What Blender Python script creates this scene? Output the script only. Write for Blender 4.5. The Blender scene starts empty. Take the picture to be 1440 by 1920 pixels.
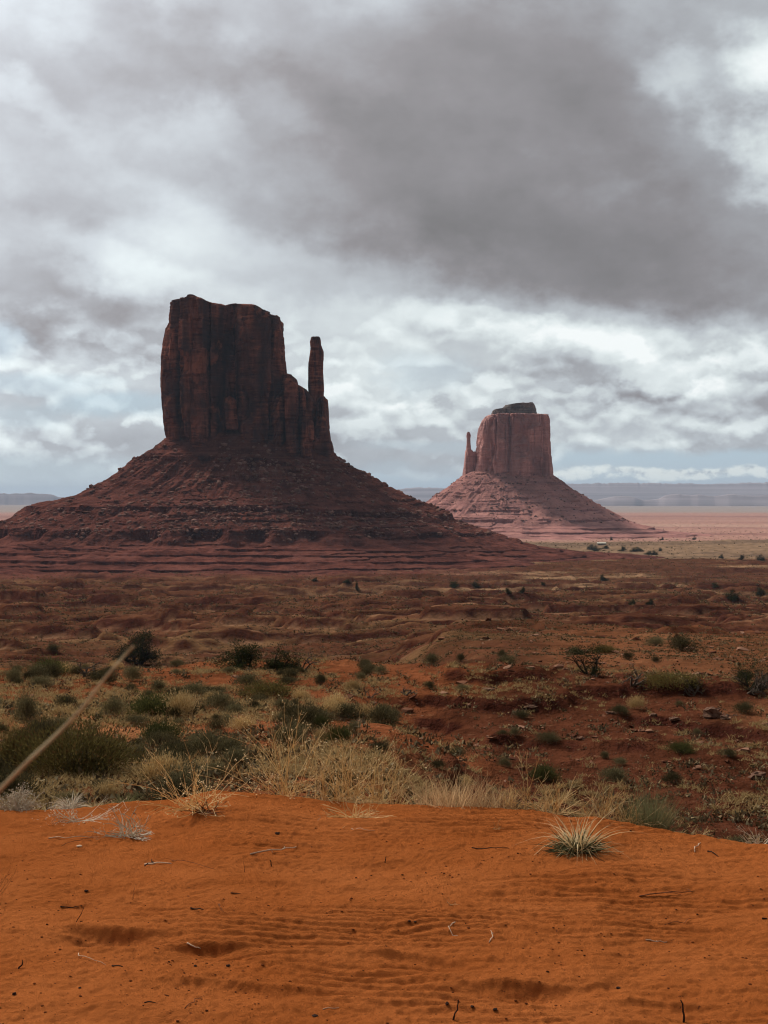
import bpy, math, random
import numpy as np
from mathutils import Vector

SC = bpy.context.scene
R = math.radians
FPX = 2750.0          # focal length of the photo in its own pixels
HY, CX = 935.0, 720.0 # horizon row, centre column
HAZE = 2.5e-5

# ---------------------------------------------------------------- camera
cam_d = bpy.data.cameras.new('camera')
cam = bpy.data.objects.new('camera', cam_d)
SC.collection.objects.link(cam)
cam.location = (0, 0, 0)
cam.rotation_euler = (R(90) - math.atan(25 / FPX), 0, 0)
cam_d.sensor_fit = 'VERTICAL'
cam_d.sensor_height = 24.0
cam_d.lens = FPX / 1920 * 24.0
cam_d.clip_start = 0.05
cam_d.clip_end = 150000
cam_d.dof.use_dof = True
cam_d.dof.focus_distance = 14.0
cam_d.dof.aperture_fstop = 17.0
SC.camera = cam
SC.view_settings.view_transform = 'Standard'
SC.view_settings.look = 'None'
SC.view_settings.exposure = 0.12
SC.view_settings.gamma = 1.0
SC.cycles.use_denoising = True
SC.cycles.volume_bounces = 0
SC.cycles.pixel_filter_type = 'BLACKMAN_HARRIS'
SC.cycles.filter_width = 1.15
SC.cycles.max_bounces = 6
SC.cycles.diffuse_bounces = 3
SC.cycles.sample_clamp_indirect = 4.0
SC.cycles.volume_max_steps = 64

# ---------------------------------------------------------------- sun
SUN_EL, SUN_AZ = 44.0, -42.0      # azimuth measured from the view direction, negative = left
sun_d = bpy.data.lights.new('sun', 'SUN')
sun_d.energy = 3.3
sun_d.angle = R(10)
sun_d.color = (1.0, 0.95, 0.88)
sun = bpy.data.objects.new('sun', sun_d)
SC.collection.objects.link(sun)
sv = Vector((math.sin(R(SUN_AZ)) * math.cos(R(SUN_EL)), math.cos(R(SUN_AZ)) * math.cos(R(SUN_EL)), math.sin(R(SUN_EL))))
sun.rotation_euler = (-sv).to_track_quat('-Z', 'Y').to_euler()

# ---------------------------------------------------------------- node helpers
class NT:
    def __init__(s, tree):
        s.t = tree
    def new(s, typ, **kw):
        n = s.t.nodes.new(typ)
        for k, v in kw.items():
            setattr(n, k, v)
        return n
    def put(s, sock, v):
        if isinstance(v, bpy.types.NodeSocket):
            s.t.links.new(v, sock)
        elif v is not None:
            sock.default_value = v
    def math(s, op, a, b=None, c=None, clamp=False):
        n = s.new('ShaderNodeMath', operation=op, use_clamp=clamp)
        for i, v in enumerate((a, b, c)):
            if v is not None:
                s.put(n.inputs[i], v)
        return n.outputs[0]
    def vmath(s, op, a, b=None, out=0):
        n = s.new('ShaderNodeVectorMath', operation=op)
        s.put(n.inputs[0], a)
        if b is not None:
            s.put(n.inputs[3 if op == 'SCALE' else 1], b)
        return n.outputs[out]
    def rng(s, v, a, b, c=0.0, d=1.0, smooth=True):
        n = s.new('ShaderNodeMapRange', interpolation_type='SMOOTHSTEP' if smooth else 'LINEAR')
        s.put(n.inputs[0], v)
        for i, q in enumerate((a, b, c, d)):
            n.inputs[i + 1].default_value = q
        return n.outputs[0]
    def noise(s, vec, scale, detail=4.0, rough=0.5, dist=0.0, lac=2.0):
        n = s.new('ShaderNodeTexNoise')
        s.put(n.inputs['Vector'], vec)
        n.inputs['Scale'].default_value = scale
        n.inputs['Detail'].default_value = detail
        n.inputs['Roughness'].default_value = rough
        n.inputs['Distortion'].default_value = dist
        n.inputs['Lacunarity'].default_value = lac
        return n
    def mix(s, f, a, b, blend='MIX'):
        n = s.new('ShaderNodeMix', data_type='RGBA', blend_type=blend)
        s.put(n.inputs[0], f)
        for i, v in ((6, a), (7, b)):
            if not isinstance(v, bpy.types.NodeSocket):
                v = tuple(v) + (1.0,) * (4 - len(v))
            s.put(n.inputs[i], v)
        return n.outputs[2]
    def mapping(s, vec, loc=(0, 0, 0), rot=(0, 0, 0), scale=(1, 1, 1), typ='POINT'):
        n = s.new('ShaderNodeMapping', vector_type=typ)
        s.put(n.inputs[0], vec)
        n.inputs['Location'].default_value = loc
        n.inputs['Rotation'].default_value = rot
        n.inputs['Scale'].default_value = scale
        return n.outputs[0]
    def ramp(s, f, stops):
        n = s.new('ShaderNodeValToRGB')
        s.put(n.inputs[0], f)
        e = n.color_ramp.elements
        while len(e) < len(stops):
            e.new(0.5)
        for q, (p, c) in zip(e, stops):
            q.position = p
            q.color = tuple(c) + (1.0,)
        return n.outputs[0]

def lin(*c):
    return tuple(((v / 255 + 0.055) / 1.055) ** 2.4 if v > 10 else v / 255 / 12.92 for v in c)

# ---------------------------------------------------------------- world: overcast sky in front of a Nishita sky
W = bpy.data.worlds.new('World')
SC.world = W
W.use_nodes = True
W.node_tree.nodes.clear()
n = NT(W.node_tree)
geo = n.new('ShaderNodeNewGeometry')
DIR = n.new('ShaderNodeTexCoord').outputs['Generated']
sep = n.new('ShaderNodeSeparateXYZ'); n.put(sep.inputs[0], DIR)
dx, dy, dz = sep.outputs
az = n.math('ARCTAN2', dx, dy)
el = n.math('ARCSINE', dz)
PX = n.math('MULTIPLY_ADD', az, FPX, CX)
PY = n.math('MULTIPLY_ADD', el, -FPX, HY)
comb = n.new('ShaderNodeCombineXYZ'); n.put(comb.inputs[0], PX); n.put(comb.inputs[1], PY)
P0 = comb.outputs[0]
D2 = n.mapping(DIR, scale=(1, 1, 1.45))
w1 = n.noise(D2, 7.0, 6, 0.58)
w1v = n.vmath('SUBTRACT', w1.outputs['Color'], (0.5, 0.5, 0.5))
w2 = n.noise(D2, 26.0, 5, 0.6)
w2v = n.vmath('SUBTRACT', w2.outputs['Color'], (0.5, 0.5, 0.5))
P = n.vmath('ADD', P0, n.vmath('SCALE', w1v, 420.0))
P = n.vmath('ADD', P, n.vmath('SCALE', w2v, 90.0))
def blob(X, Y, rx, ry, rot=0, edge=(1.25, 0.15), PP=None):
    m = n.mapping(PP or P, loc=(X, Y, 0), rot=(0, 0, R(rot)), scale=(rx, ry, 1e6), typ='TEXTURE')
    return n.rng(n.vmath('LENGTH', m, out=1), edge[0], edge[1])
BL = [  # X, Y, rx, ry, rotation, amount
 (1000, 300, 560, 240, 10, -.17), (1130, 440, 520, 130, 9, -.10), (560, 230, 330, 110, 25, -.06), (1000, 30, 600, 150, 0, -.07),
 (330, 130, 260, 90, 12, -.07), (780, 440, 300, 100, 14, -.07), (230, 640, 190, 70, 15, -.15), (60, 560, 190, 70, 20, -.09),
 (1330, 545, 260, 50, 12, -.05), (60, 240, 150, 40, 8, .04), (20, 60, 160, 160, 0, .02), (1460, 220, 120, 130, -25, .30),
 (330, 70, 460, 150, 0, -.07), (90, 390, 240, 180, 0, -.05), (130, 220, 220, 90, 0, -.05), (120, 340, 220, 110, 10, -.05), (90, 160, 220, 80, 10, -.05), (420, 330, 240, 70, 20, -.04),
 (1250, 490, 330, 70, 10, -.05), (1000, 150, 520, 160, 0, -.05), (650, 330, 300, 130, 15, -.03),
 (1265, 205, 90, 70, 40, .14), (530, 205, 120, 60, 20, .06), (230, 500, 260, 50, 22, .06), (350, 430, 160, 50, 20, .03),
 (920, 610, 360, 50, 6, .15), (700, 700, 240, 110, 0, .11), (1180, 650, 360, 70, 5, .10), (250, 345, 230, 50, 18, .02),
 (1440, 355, 70, 60, 0, .14), (150, 420, 200, 50, 15, .02), (1180, 735, 260, 34, 4, -.09), (1330, 775, 220, 50, 5, -.06),
 (950, 600, 60, 28, 0, -.10), (1300, 690, 240, 40, -8, .09), (760, 250, 300, 60, 25, -.03),
 (150, 770, 300, 26, 0, -.03), (1345, 655, 110, 32, -6, .11), (1185, 640, 70, 36, 0, .08), (1250, 742, 330, 42, 4, -.05), (720, 770, 120, 30, 0, .06), (130, 885, 150, 20, 0, .08), (800, 770, 160, 40, 0, .04), (1200, 830, 330, 22, 3, .04), (60, 880, 200, 26, 0, .06),
]
L = 0.712
for X, Y, rx, ry, rot, amt in BL:
    L = n.math('MULTIPLY_ADD', blob(X, Y, rx, ry, rot), amt, L)
# fine structure
f1 = n.noise(D2, 8.5, 8, 0.52)
f2 = n.noise(n.mapping(DIR, scale=(1, 1, 1.5)), 30.0, 7, 0.6)
L = n.math('MULTIPLY_ADD', n.math('SUBTRACT', f1.outputs[0], 0.5), 0.25, L)
L = n.math('MULTIPLY_ADD', n.math('SUBTRACT', f2.outputs[0], 0.5), 0.10, L)
# cumulus towards the horizon: puffs with bright tops and grey bases
cw = n.rng(PY, 480, 800)
def puff(sc, dzoff, k, wob):
    D = n.mapping(DIR, loc=(0, 0, dzoff * k), scale=(1, 1, k))
    D = n.vmath('ADD', D, n.vmath('SCALE', w2v, wob))
    v = n.new('ShaderNodeTexVoronoi', feature='F1')
    n.put(v.inputs['Vector'], D)
    v.inputs['Scale'].default_value = sc
    v.inputs['Detail'].default_value = 1.0
    v.inputs['Roughness'].default_value = 0.55
    return v.outputs['Distance']
pa, pb = puff(11, 0, 1.5, .06), puff(11, 0.015, 1.5, .06)
qa, qb = puff(30, 0, 1.7, .03), puff(30, 0.006, 1.7, .03)
edge1 = n.math('SUBTRACT', pb, pa)
edge2 = n.math('SUBTRACT', qb, qa)
cum = n.math('ADD', n.math('MULTIPLY', edge1, 0.36), n.math('MULTIPLY', edge2, 0.33))
cum = n.math('MINIMUM', n.math('MAXIMUM', cum, -0.05), 0.17)
lay = n.noise(n.mapping(DIR, scale=(1, 1, 3.2)), 13, 6, 0.55)
cum = n.math('MULTIPLY_ADD', n.math('SUBTRACT', lay.outputs[0], 0.5), 0.20, cum)
L = n.math('MULTIPLY_ADD', n.math('ADD', cum, 0.02), cw, L)
LC = n.ramp(L, [(0.40, lin(112, 111, 112)), (0.53, lin(136, 134, 137)), (0.62, lin(156, 158, 163)), (0.72, lin(182, 188, 193)),
                (0.82, lin(206, 214, 216)), (0.90, lin(222, 230, 231)), (1.0, lin(240, 245, 245))])
# openings: clear sky low down
gap = 0.0
PG = n.vmath('ADD', n.vmath('ADD', P0, n.vmath('MULTIPLY', w1v, (500, 60, 0))), n.vmath('MULTIPLY', w2v, (160, 40, 0)))
for X, Y, rx, ry, rot, amt in [(1330, 866, 460, 24, 0, 1.0), (1200, 900, 900, 14, 0, .9), (40, 895, 340, 48, 0, .8), (280, 765, 190, 26, 0, .6), (900, 840, 300, 14, 0, .35), (100, 730, 200, 24, 0, .35),
                               (30, 650, 110, 40, 0, .35), (720, 890, 200, 26, 0, .55), (60, 785, 120, 30, 0, .35), (790, 710, 110, 50, 0, .2)]:
    gap = n.math('MULTIPLY_ADD', blob(X, Y, rx, ry, rot, (1.2, .35), PG), amt, gap)
gap = n.math('MINIMUM', gap, 1.0)
# small white row of clouds over the far mesas
crow = blob(1280, 888, 330, 13, 0, (1.1, .6), PG)
crow = n.math('MULTIPLY', crow, n.rng(n.noise(n.mapping(DIR, scale=(1, 1, 1.4)), 70, 6, 0.6).outputs[0], .40, .56))
sky = n.new('ShaderNodeTexSky', sky_type='NISHITA')
sky.sun_disc = False
sky.sun_elevation = R(SUN_EL)
sky.sun_rotation = R(SUN_AZ)
sky.air_density = 1.3
sky.dust_density = 0.3
clear = n.mix(0.75, sky.outputs[0], tuple(10 * v for v in lin(150, 182, 211)))
cloud = n.mix(n.rng(PY, 880, 945), LC, lin(190, 203, 214))
# unseen sky behind dimmed to darken facing cliffs, brighter overhead around the hidden sun
side = n.rng(dy, -0.35, 0.55, 0.34, 1.0)
glow = n.math('MULTIPLY_ADD', n.rng(n.vmath('DOT_PRODUCT', DIR, tuple(sv), out=1), 0.55, 1.0), 1.0, 1.0)
gainv = n.math('MULTIPLY', n.math('MULTIPLY', side, glow), 10.0)
cloud = n.vmath('SCALE', cloud, gainv)
col = n.mix(gap, cloud, clear)
col = n.mix(n.math('MULTIPLY', crow, .75), col, tuple(10 * v for v in lin(232, 238, 234)))
bg = n.new('ShaderNodeBackground')
n.put(bg.inputs[0], col); bg.inputs[1].default_value = 0.1
out = n.new('ShaderNodeOutputWorld')
W.node_tree.links.new(bg.outputs[0], out.inputs[0])

# ================================================================ numpy helpers
F = np.float64
def _h(ix, iy, iz, seed):
    h = (ix.astype(np.int64) * 374761393 + iy.astype(np.int64) * 668265263 + iz.astype(np.int64) * 2147483647 // 7 + seed * 974634777) & 0xffffffff
    h = ((h ^ (h >> 13)) * 1274126177) & 0xffffffff
    h = ((h ^ (h >> 16)) * 2246822519) & 0xffffffff
    return ((h ^ (h >> 15)) & 0xffffff) / float(0xffffff)
def vn(x, y, z=None, seed=0):
    x = np.asarray(x, F); y = np.asarray(y, F)
    fx = np.floor(x); fy = np.floor(y)
    u = x - fx; v = y - fy
    u = u * u * u * (u * (u * 6 - 15) + 10); v = v * v * v * (v * (v * 6 - 15) + 10)
    if z is None:
        z0 = np.zeros(np.broadcast(x, y).shape)
        a = _h(fx, fy, z0, seed); b = _h(fx + 1, fy, z0, seed); c = _h(fx, fy + 1, z0, seed); d = _h(fx + 1, fy + 1, z0, seed)
        return ((a * (1 - u) + b * u) * (1 - v) + (c * (1 - u) + d * u) * v) * 2 - 1
    z = np.asarray(z, F); fz = np.floor(z); w = z - fz; w = w * w * (3 - 2 * w)
    r = 0
    for k, ww in ((0, 1 - w), (1, w)):
        a = _h(fx, fy, fz + k, seed); b = _h(fx + 1, fy, fz + k, seed); c = _h(fx, fy + 1, fz + k, seed); d = _h(fx + 1, fy + 1, fz + k, seed)
        r = r + ((a * (1 - u) + b * u) * (1 - v) + (c * (1 - u) + d * u) * v) * ww
    return r * 2 - 1
def fbm(x, y, z=None, o=4, seed=0, g=0.5):
    s = 0; a = 1.0; t = 0
    for i in range(o):
        s = s + a * vn(x, y, z, seed + i * 17); t += a * a
        x = x * 2.03 + 5.2; y = y * 2.03 + 1.7
        if z is not None: z = z * 2.03 + 3.1
        a *= g
    return s / math.sqrt(t)
def sst(x, a, b):
    t = np.clip((x - a) / (b - a), 0, 1)
    return t * t * (3 - 2 * t)
def lerp(a, b, t):
    return a + (b - a) * t
def tbl(x, pts):
    p = np.array(pts, F)
    return np.interp(x, p[:, 0], p[:, 1])
def mk(name, V, Q, m=None, parent=None, smooth=True, col=None, T=None):
    """one mesh object from vertex, quad and triangle arrays"""
    me = bpy.data.meshes.new(name)
    V = np.asarray(V, np.float32)
    Q = np.zeros((0, 4), np.int32) if Q is None else np.asarray(Q, np.int32)
    T = np.zeros((0, 3), np.int32) if T is None else np.asarray(T, np.int32)
    me.vertices.add(len(V)); me.vertices.foreach_set('co', V.ravel())
    nl = Q.size + T.size
    me.loops.add(nl); me.loops.foreach_set('vertex_index', np.concatenate([Q.ravel(), T.ravel()]))
    me.polygons.add(len(Q) + len(T))
    st = np.concatenate([np.arange(len(Q)) * 4, len(Q) * 4 + np.arange(len(T)) * 3])
    me.polygons.foreach_set('loop_start', st.astype(np.int32))
    me.polygons.foreach_set('use_smooth', np.full(len(Q) + len(T), smooth))
    if col is not None:
        at = me.color_attributes.new('tone', 'FLOAT_COLOR', 'POINT')
        c = np.ones((len(V), 4), np.float32); c[:, :col.shape[1]] = col
        at.data.foreach_set('color', c.ravel())
    me.update(calc_edges=True)
    if m: me.materials.append(m)
    o = bpy.data.objects.new(name, me)
    SC.collection.objects.link(o)
    if parent: o.parent = parent
    return o
def gridq(nr, nc, wrap=False):
    i = np.arange(nr - 1)[:, None]; j = np.arange(nc if wrap else nc - 1)[None, :]
    j2 = (j + 1) % nc
    return np.stack([i * nc + j, i * nc + j2, (i + 1) * nc + j2, (i + 1) * nc + j], -1).reshape(-1, 4)
def tag(o, label=None, cat=None, group=None, kind=None):
    for k, v in (('label', label), ('category', cat), ('group', group), ('kind', kind)):
        if v: o[k] = v
    return o
def empty(name, loc=(0, 0, 0), rz=0):
    o = bpy.data.objects.new(name, None)
    SC.collection.objects.link(o)
    o.location = loc; o.rotation_euler = (0, 0, rz); o.empty_display_size = 0.1
    return o

# ================================================================ materials
def mat(name, rough=0.9):
    m = bpy.data.materials.new(name); m.use_nodes = True
    q = NT(m.node_tree)
    b = m.node_tree.nodes['Principled BSDF']
    b.inputs['Roughness'].default_value = rough
    b.inputs['Specular IOR Level'].default_value = 0.0
    return m, q, b
def pos(q):
    return q.new('ShaderNodeNewGeometry').outputs['Position']
def bump(q, b, h, dist, strength=1.0, normal=None):
    k = q.new('ShaderNodeBump'); k.inputs['Strength'].default_value = strength; k.inputs['Distance'].default_value = dist
    q.put(k.inputs['Height'], h)
    if normal is not None: q.put(k.inputs['Normal'], normal)
    q.put(b.inputs['Normal'], k.outputs[0])
    return k.outputs[0]

# ground: vertex tone from the terrain code (soil kinds), broken up by noise
m_ground, q, b = mat('ground_soil')
tone = q.new('ShaderNodeVertexColor', layer_name='tone').outputs[0]
p = pos(q)
dist = q.vmath('LENGTH', p, out=1)
n1 = q.noise(p, 0.9, 8, 0.62).outputs[0]
n2 = q.noise(q.mapping(p, scale=(1, .7, 1)), 0.09, 9, 0.66).outputs[0]
n3 = q.noise(p, 9.0, 6, 0.65).outputs[0]
far = q.rng(dist, 60, 200)
k = q.math('MULTIPLY_ADD', q.math('SUBTRACT', lerp(0, 1, 1) and n1, 0.5), 1.6, 1.0)
k2 = q.math('MULTIPLY_ADD', q.math('SUBTRACT', n2, 0.5), 2.2, 1.0)
c = q.mix(1.0, tone, q.vmath('SCALE', (1, 1, 1), k), 'MULTIPLY')
c = q.mix(1.0, c, q.mix(1.0, c, q.vmath('SCALE', (1, 1, 1), k2), 'MULTIPLY'))
# pale stony flecks
fl = q.rng(q.noise(p, 3.2, 4, 0.6).outputs[0], 0.64, 0.70)
c = q.mix(q.math('MULTIPLY', fl, q.rng(dist, 90, 20, 0, .35)), c, (0.34, 0.19, 0.10))
q.put(b.inputs['Base Color'], c)
bh = q.math('ADD', q.math('MULTIPLY', n3, .25), n1)
nb = bump(q, b, bh, 0.12, 0.9)
bump(q, b, n2, 2.2, 0.9, nb)

m_sand, q, b = mat('red_sand', 0.95)
p = pos(q)
a = q.noise(p, 1.3, 5, 0.6).outputs[0]
g = q.noise(p, 420, 3, 0.7).outputs[0]
g2 = q.noise(q.mapping(p, scale=(1, 1.25, 1)), 75, 5, 0.68).outputs[0]
c = q.ramp(a, [(0.3, (0.54, 0.142, 0.033)), (0.7, (0.73, 0.218, 0.060))])
c = q.mix(q.rng(g, 0.35, 0.7, 0.0, .5, False), c, (0.34, 0.095, 0.025))
c = q.mix(q.rng(g2, 0.58, 0.74, 0, .5), c, (0.72, 0.25, 0.07))
c = q.mix(q.rng(q.noise(p, 55, 3, .5).outputs[0], 0.69, 0.73, 0, .8), c, (0.12, 0.035, 0.02))
q.put(b.inputs['Base Color'], c)
nb = bump(q, b, g2, 0.06, 1.0)
bump(q, b, g, 0.012, 0.9, nb)

def rock_mat(name, c_dark, c_mid, c_light, streak=1.0, varnish=(0.03, 0.02, 0.02), sc=1.0, varn=0.55):
    m, q, b = mat(name, 0.92)
    p = pos(q)
    pv = q.mapping(p, scale=(1, 1, 0.20))
    s1 = q.noise(pv, 0.05 * sc, 6, 0.6).outputs[0]
    s2 = q.noise(pv, 0.20 * sc, 7, 0.6).outputs[0]
    ph = q.mapping(p, scale=(0.12, 0.12, 1.0))
    h1 = q.noise(ph, 0.35 * sc, 6, 0.65).outputs[0]
    bl = q.noise(p, 0.035 * sc, 6, 0.6).outputs[0]
    c = q.ramp(s2, [(0.3, c_dark), (0.52, c_mid), (0.72, c_light)])
    c = q.mix(q.rng(h1, 0.52, 0.64, 0, .65), c, c_light)
    c = q.mix(q.rng(h1, 0.47, 0.37, 0, .7), c, c_dark)
    c = q.mix(q.math('MULTIPLY', q.rng(s1, 0.44, 0.60), varn * streak), c, varnish)
    c = q.mix(q.rng(bl, 0.57, 0.66, 0, .7), c, c_light)
    c = q.mix(q.rng(q.noise(p, 0.02 * sc, 5, .55).outputs[0], 0.52, 0.44, 0, .45), c, varnish)
    q.put(b.inputs['Base Color'], c)
    h = q.math('ADD', q.math('MULTIPLY', s2, 1.0), q.math('MULTIPLY', h1, .7))
    nb = bump(q, b, h, 2.0 / sc, 0.8)
    bump(q, b, q.noise(p, 0.9 * sc, 6, .65).outputs[0], 0.9 / sc, .8, nb)
    return m
m_cliff = rock_mat('cliff_sandstone', (0.075, 0.027, 0.021), (0.23, 0.080, 0.052), (0.42, 0.150, 0.085), varnish=(0.042, 0.029, 0.030), varn=.75)
m_cliff_far = rock_mat('cliff_sandstone_sun_tint', (0.34, 0.165, 0.145), (0.50, 0.25, 0.215), (0.64, 0.35, 0.29), sc=.8, varn=.35, varnish=(.22, .125, .12))  # far butte's sandstone lightened: its patch of sun is in the colour
m_cap = rock_mat('cap_rock', (0.13, 0.11, 0.10), (0.23, 0.18, 0.155), (0.32, 0.25, 0.21), varn=.1)

def talus_mat(name, c_soil, c_rock, c_dark, sc=1.0, peb=.35):
    m, q, b = mat(name, 0.95)
    p = pos(q)
    tone = q.new('ShaderNodeVertexColor', layer_name='tone').outputs[0]
    st = q.noise(q.mapping(p, scale=(0.03, 0.03, 1)), 0.32 * sc, 7, 0.62).outputs[0]
    a = q.noise(p, 0.06 * sc, 8, 0.66).outputs[0]
    f = q.noise(p, 0.55 * sc, 6, 0.7).outputs[0]
    c = q.mix(q.rng(a, .36, .64), c_soil, c_dark)
    c = q.mix(q.rng(st, .5, .66, 0, .55), c, c_rock)
    c = q.mix(q.rng(st, .46, .36, 0, .8), c, c_dark)
    c = q.mix(q.rng(f, .60, .70, 0, peb), c, tuple(2.3 * v for v in c_rock))
    c = q.mix(1.0, c, tone, 'MULTIPLY')
    q.put(b.inputs['Base Color'], c)
    nb = bump(q, b, q.math('ADD', f, q.math('MULTIPLY', st, .8)), 1.6 / sc, .9)
    bump(q, b, a, 3.0 / sc, .6, nb)
    return m
m_talus = talus_mat('talus_rubble', (0.175, 0.060, 0.042), (0.175, 0.070, 0.052), (0.080, 0.027, 0.020), peb=.5)
m_talus_far = talus_mat('talus_rubble_sun_tint', (0.44, 0.205, 0.165), (0.40, 0.18, 0.15), (0.31, 0.14, 0.12), .7, .2)  # sunlight on the far slope put into the paler rubble colour

def flat_noise_mat(name, c1, c2, sc, rough=.9, bm=0.0):
    m, q, b = mat(name, rough)
    tc = q.new('ShaderNodeTexCoord').outputs['Object']
    a = q.noise(tc, sc, 5, .65).outputs[0]
    q.put(b.inputs['Base Color'], q.ramp(a, [(.35, c1), (.65, c2)]))
    if bm: bump(q, b, a, bm, .8)
    return m
m_boulder = flat_noise_mat('boulder_rock', (0.09, 0.038, 0.028), (0.30, 0.165, 0.125), .05, bm=.5)
m_near_rock = flat_noise_mat('weathered_rock', (0.10, 0.05, 0.035), (0.26, 0.15, 0.10), 6, bm=.05)
m_hill, q, b = mat('far_mesa_rock_haze_tint')  # rock colour paled and greyed to stand in for distance haze
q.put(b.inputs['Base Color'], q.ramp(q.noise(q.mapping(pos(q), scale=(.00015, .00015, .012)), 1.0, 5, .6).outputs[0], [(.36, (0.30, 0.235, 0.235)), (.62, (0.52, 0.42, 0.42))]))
m_wood = flat_noise_mat('grey_dead_wood', (0.07, 0.055, 0.045), (0.17, 0.13, 0.10), 12, bm=.01)
m_darkwood = flat_noise_mat('charred_wood', (0.02, 0.014, 0.012), (0.06, 0.035, 0.025), 20)
m_bark = flat_noise_mat('juniper_bark', (0.035, 0.025, 0.02), (0.09, 0.065, 0.05), 10, bm=.02)
m_palewood = flat_noise_mat('bleached_twig', (0.42, 0.27, 0.17), (0.66, 0.48, 0.33), 40)
m_redtwig = flat_noise_mat('brown_twig', (0.10, 0.035, 0.02), (0.22, 0.09, 0.045), 40)

def leaf_mat(name, cols, trans=0.0):
    m, q, b = mat(name, .85)
    g = q.new('ShaderNodeNewGeometry')
    oi = q.new('ShaderNodeObjectInfo').outputs['Random']
    k = len(cols) - 1
    c = q.ramp(g.outputs['Random Per Island'], [(i / k, cc) for i, cc in enumerate(cols)])
    c = q.mix(1.0, c, q.vmath('SCALE', (1, 1, 1), q.math('MULTIPLY_ADD', oi, .5, .75)), 'MULTIPLY')
    q.put(b.inputs['Base Color'], c)
    if trans:
        t = q.new('ShaderNodeBsdfTranslucent'); q.put(t.inputs[0], c)
        x = q.new('ShaderNodeMixShader'); x.inputs[0].default_value = trans
        o = [z for z in m.node_tree.nodes if z.type == 'OUTPUT_MATERIAL'][0]
        m.node_tree.links.new(b.outputs[0], x.inputs[1]); m.node_tree.links.new(t.outputs[0], x.inputs[2])
        m.node_tree.links.new(x.outputs[0], o.inputs[0])
    return m
LM = dict(
 grey=leaf_mat('sage_leaves', [(0.078, 0.067, 0.035), (0.157, 0.133, 0.066), (0.251, 0.210, 0.106), (0.118, 0.091, 0.045)], .18),
 green=leaf_mat('green_leaves', [(0.042, 0.050, 0.020), (0.087, 0.092, 0.031), (0.140, 0.133, 0.045), (0.063, 0.063, 0.025)], .18),
 juniper=leaf_mat('juniper_leaves', [(0.017, 0.022, 0.013), (0.036, 0.045, 0.020), (0.059, 0.064, 0.025), (0.028, 0.031, 0.015)], .18),
 dark=leaf_mat('dark_scrub_leaves', [(0.033, 0.029, 0.014), (0.081, 0.070, 0.034), (0.147, 0.119, 0.058), (0.059, 0.045, 0.023)], .18),
 olive=leaf_mat('olive_leaves', [(0.077, 0.064, 0.022), (0.154, 0.119, 0.042), (0.210, 0.168, 0.056), (0.140, 0.070, 0.031)], .18),
 straw=leaf_mat('straw_leaves', [(0.308, 0.203, 0.091), (0.504, 0.350, 0.161), (0.644, 0.476, 0.238), (0.392, 0.266, 0.112)], .18),
 feather=leaf_mat('grey_green_leaves', [(.13, .135, .055), (.22, .22, .10), (.30, .28, .14), (.20, .16, .08)], .25),
)
m_straw = leaf_mat('dry_stems', [(.48, .33, .16), (.66, .48, .25), (.80, .66, .40), (.58, .38, .18)], .45)
m_pale = leaf_mat('bleached_stems', [(.50, .40, .28), (.66, .56, .42), (.74, .66, .52), (.58, .44, .28)], .2)
m_rust = leaf_mat('rusty_grass', [(.38, .23, .11), (.52, .34, .17), (.68, .48, .26), (.46, .25, .11)], .45)
m_yucca = leaf_mat('dark_green_blades', [(.04, .05, .028), (.09, .10, .05), (.16, .15, .07), (.06, .065, .035)], .15)
m_midgrass = leaf_mat('dry_grass_blades', [(.26, .165, .065), (.42, .28, .12), (.55, .40, .19), (.30, .18, .075)], .3)

# ================================================================ terrain heights (metres, eye at 0)
TL = [(0, -2.3), (12, -3.3), (19, -3.72), (25, -4.25), (35, -5.0), (48, -5.9), (56, -6.35), (63, -7.6), (80, -12), (120, -19), (200, -27), (280, -31.5),
      (350, -35.5), (500, -43), (650, -49.5), (800, -54.5), (1100, -63), (1500, -70), (2000, -75), (2600, -77.5), (3500, -80), (6000, -85), (14000, -92), (60000, -96)]
TR = [(0, -2.3), (12, -3.5), (16, -4.0), (22, -4.75), (28, -5.4), (36, -6.15), (41, -6.45), (44, -6.05), (50, -6.1), (56, -6.9), (70, -8.3), (90, -9.7),
      (120, -12.1), (160, -15.3), (220, -21), (300, -29), (400, -36), (550, -43.5), (800, -54), (1100, -62.8), (1500, -70), (2000, -75), (2600, -77.5),
      (3500, -80), (6000, -85), (14000, -92), (60000, -96)]
def terrace(z, step, sharp):
    t = z / step; f = np.floor(t); u = t - f
    return (f + np.clip((u - .5) * sharp + .5, 0, 1) * .8 + u * .2) * step
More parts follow.
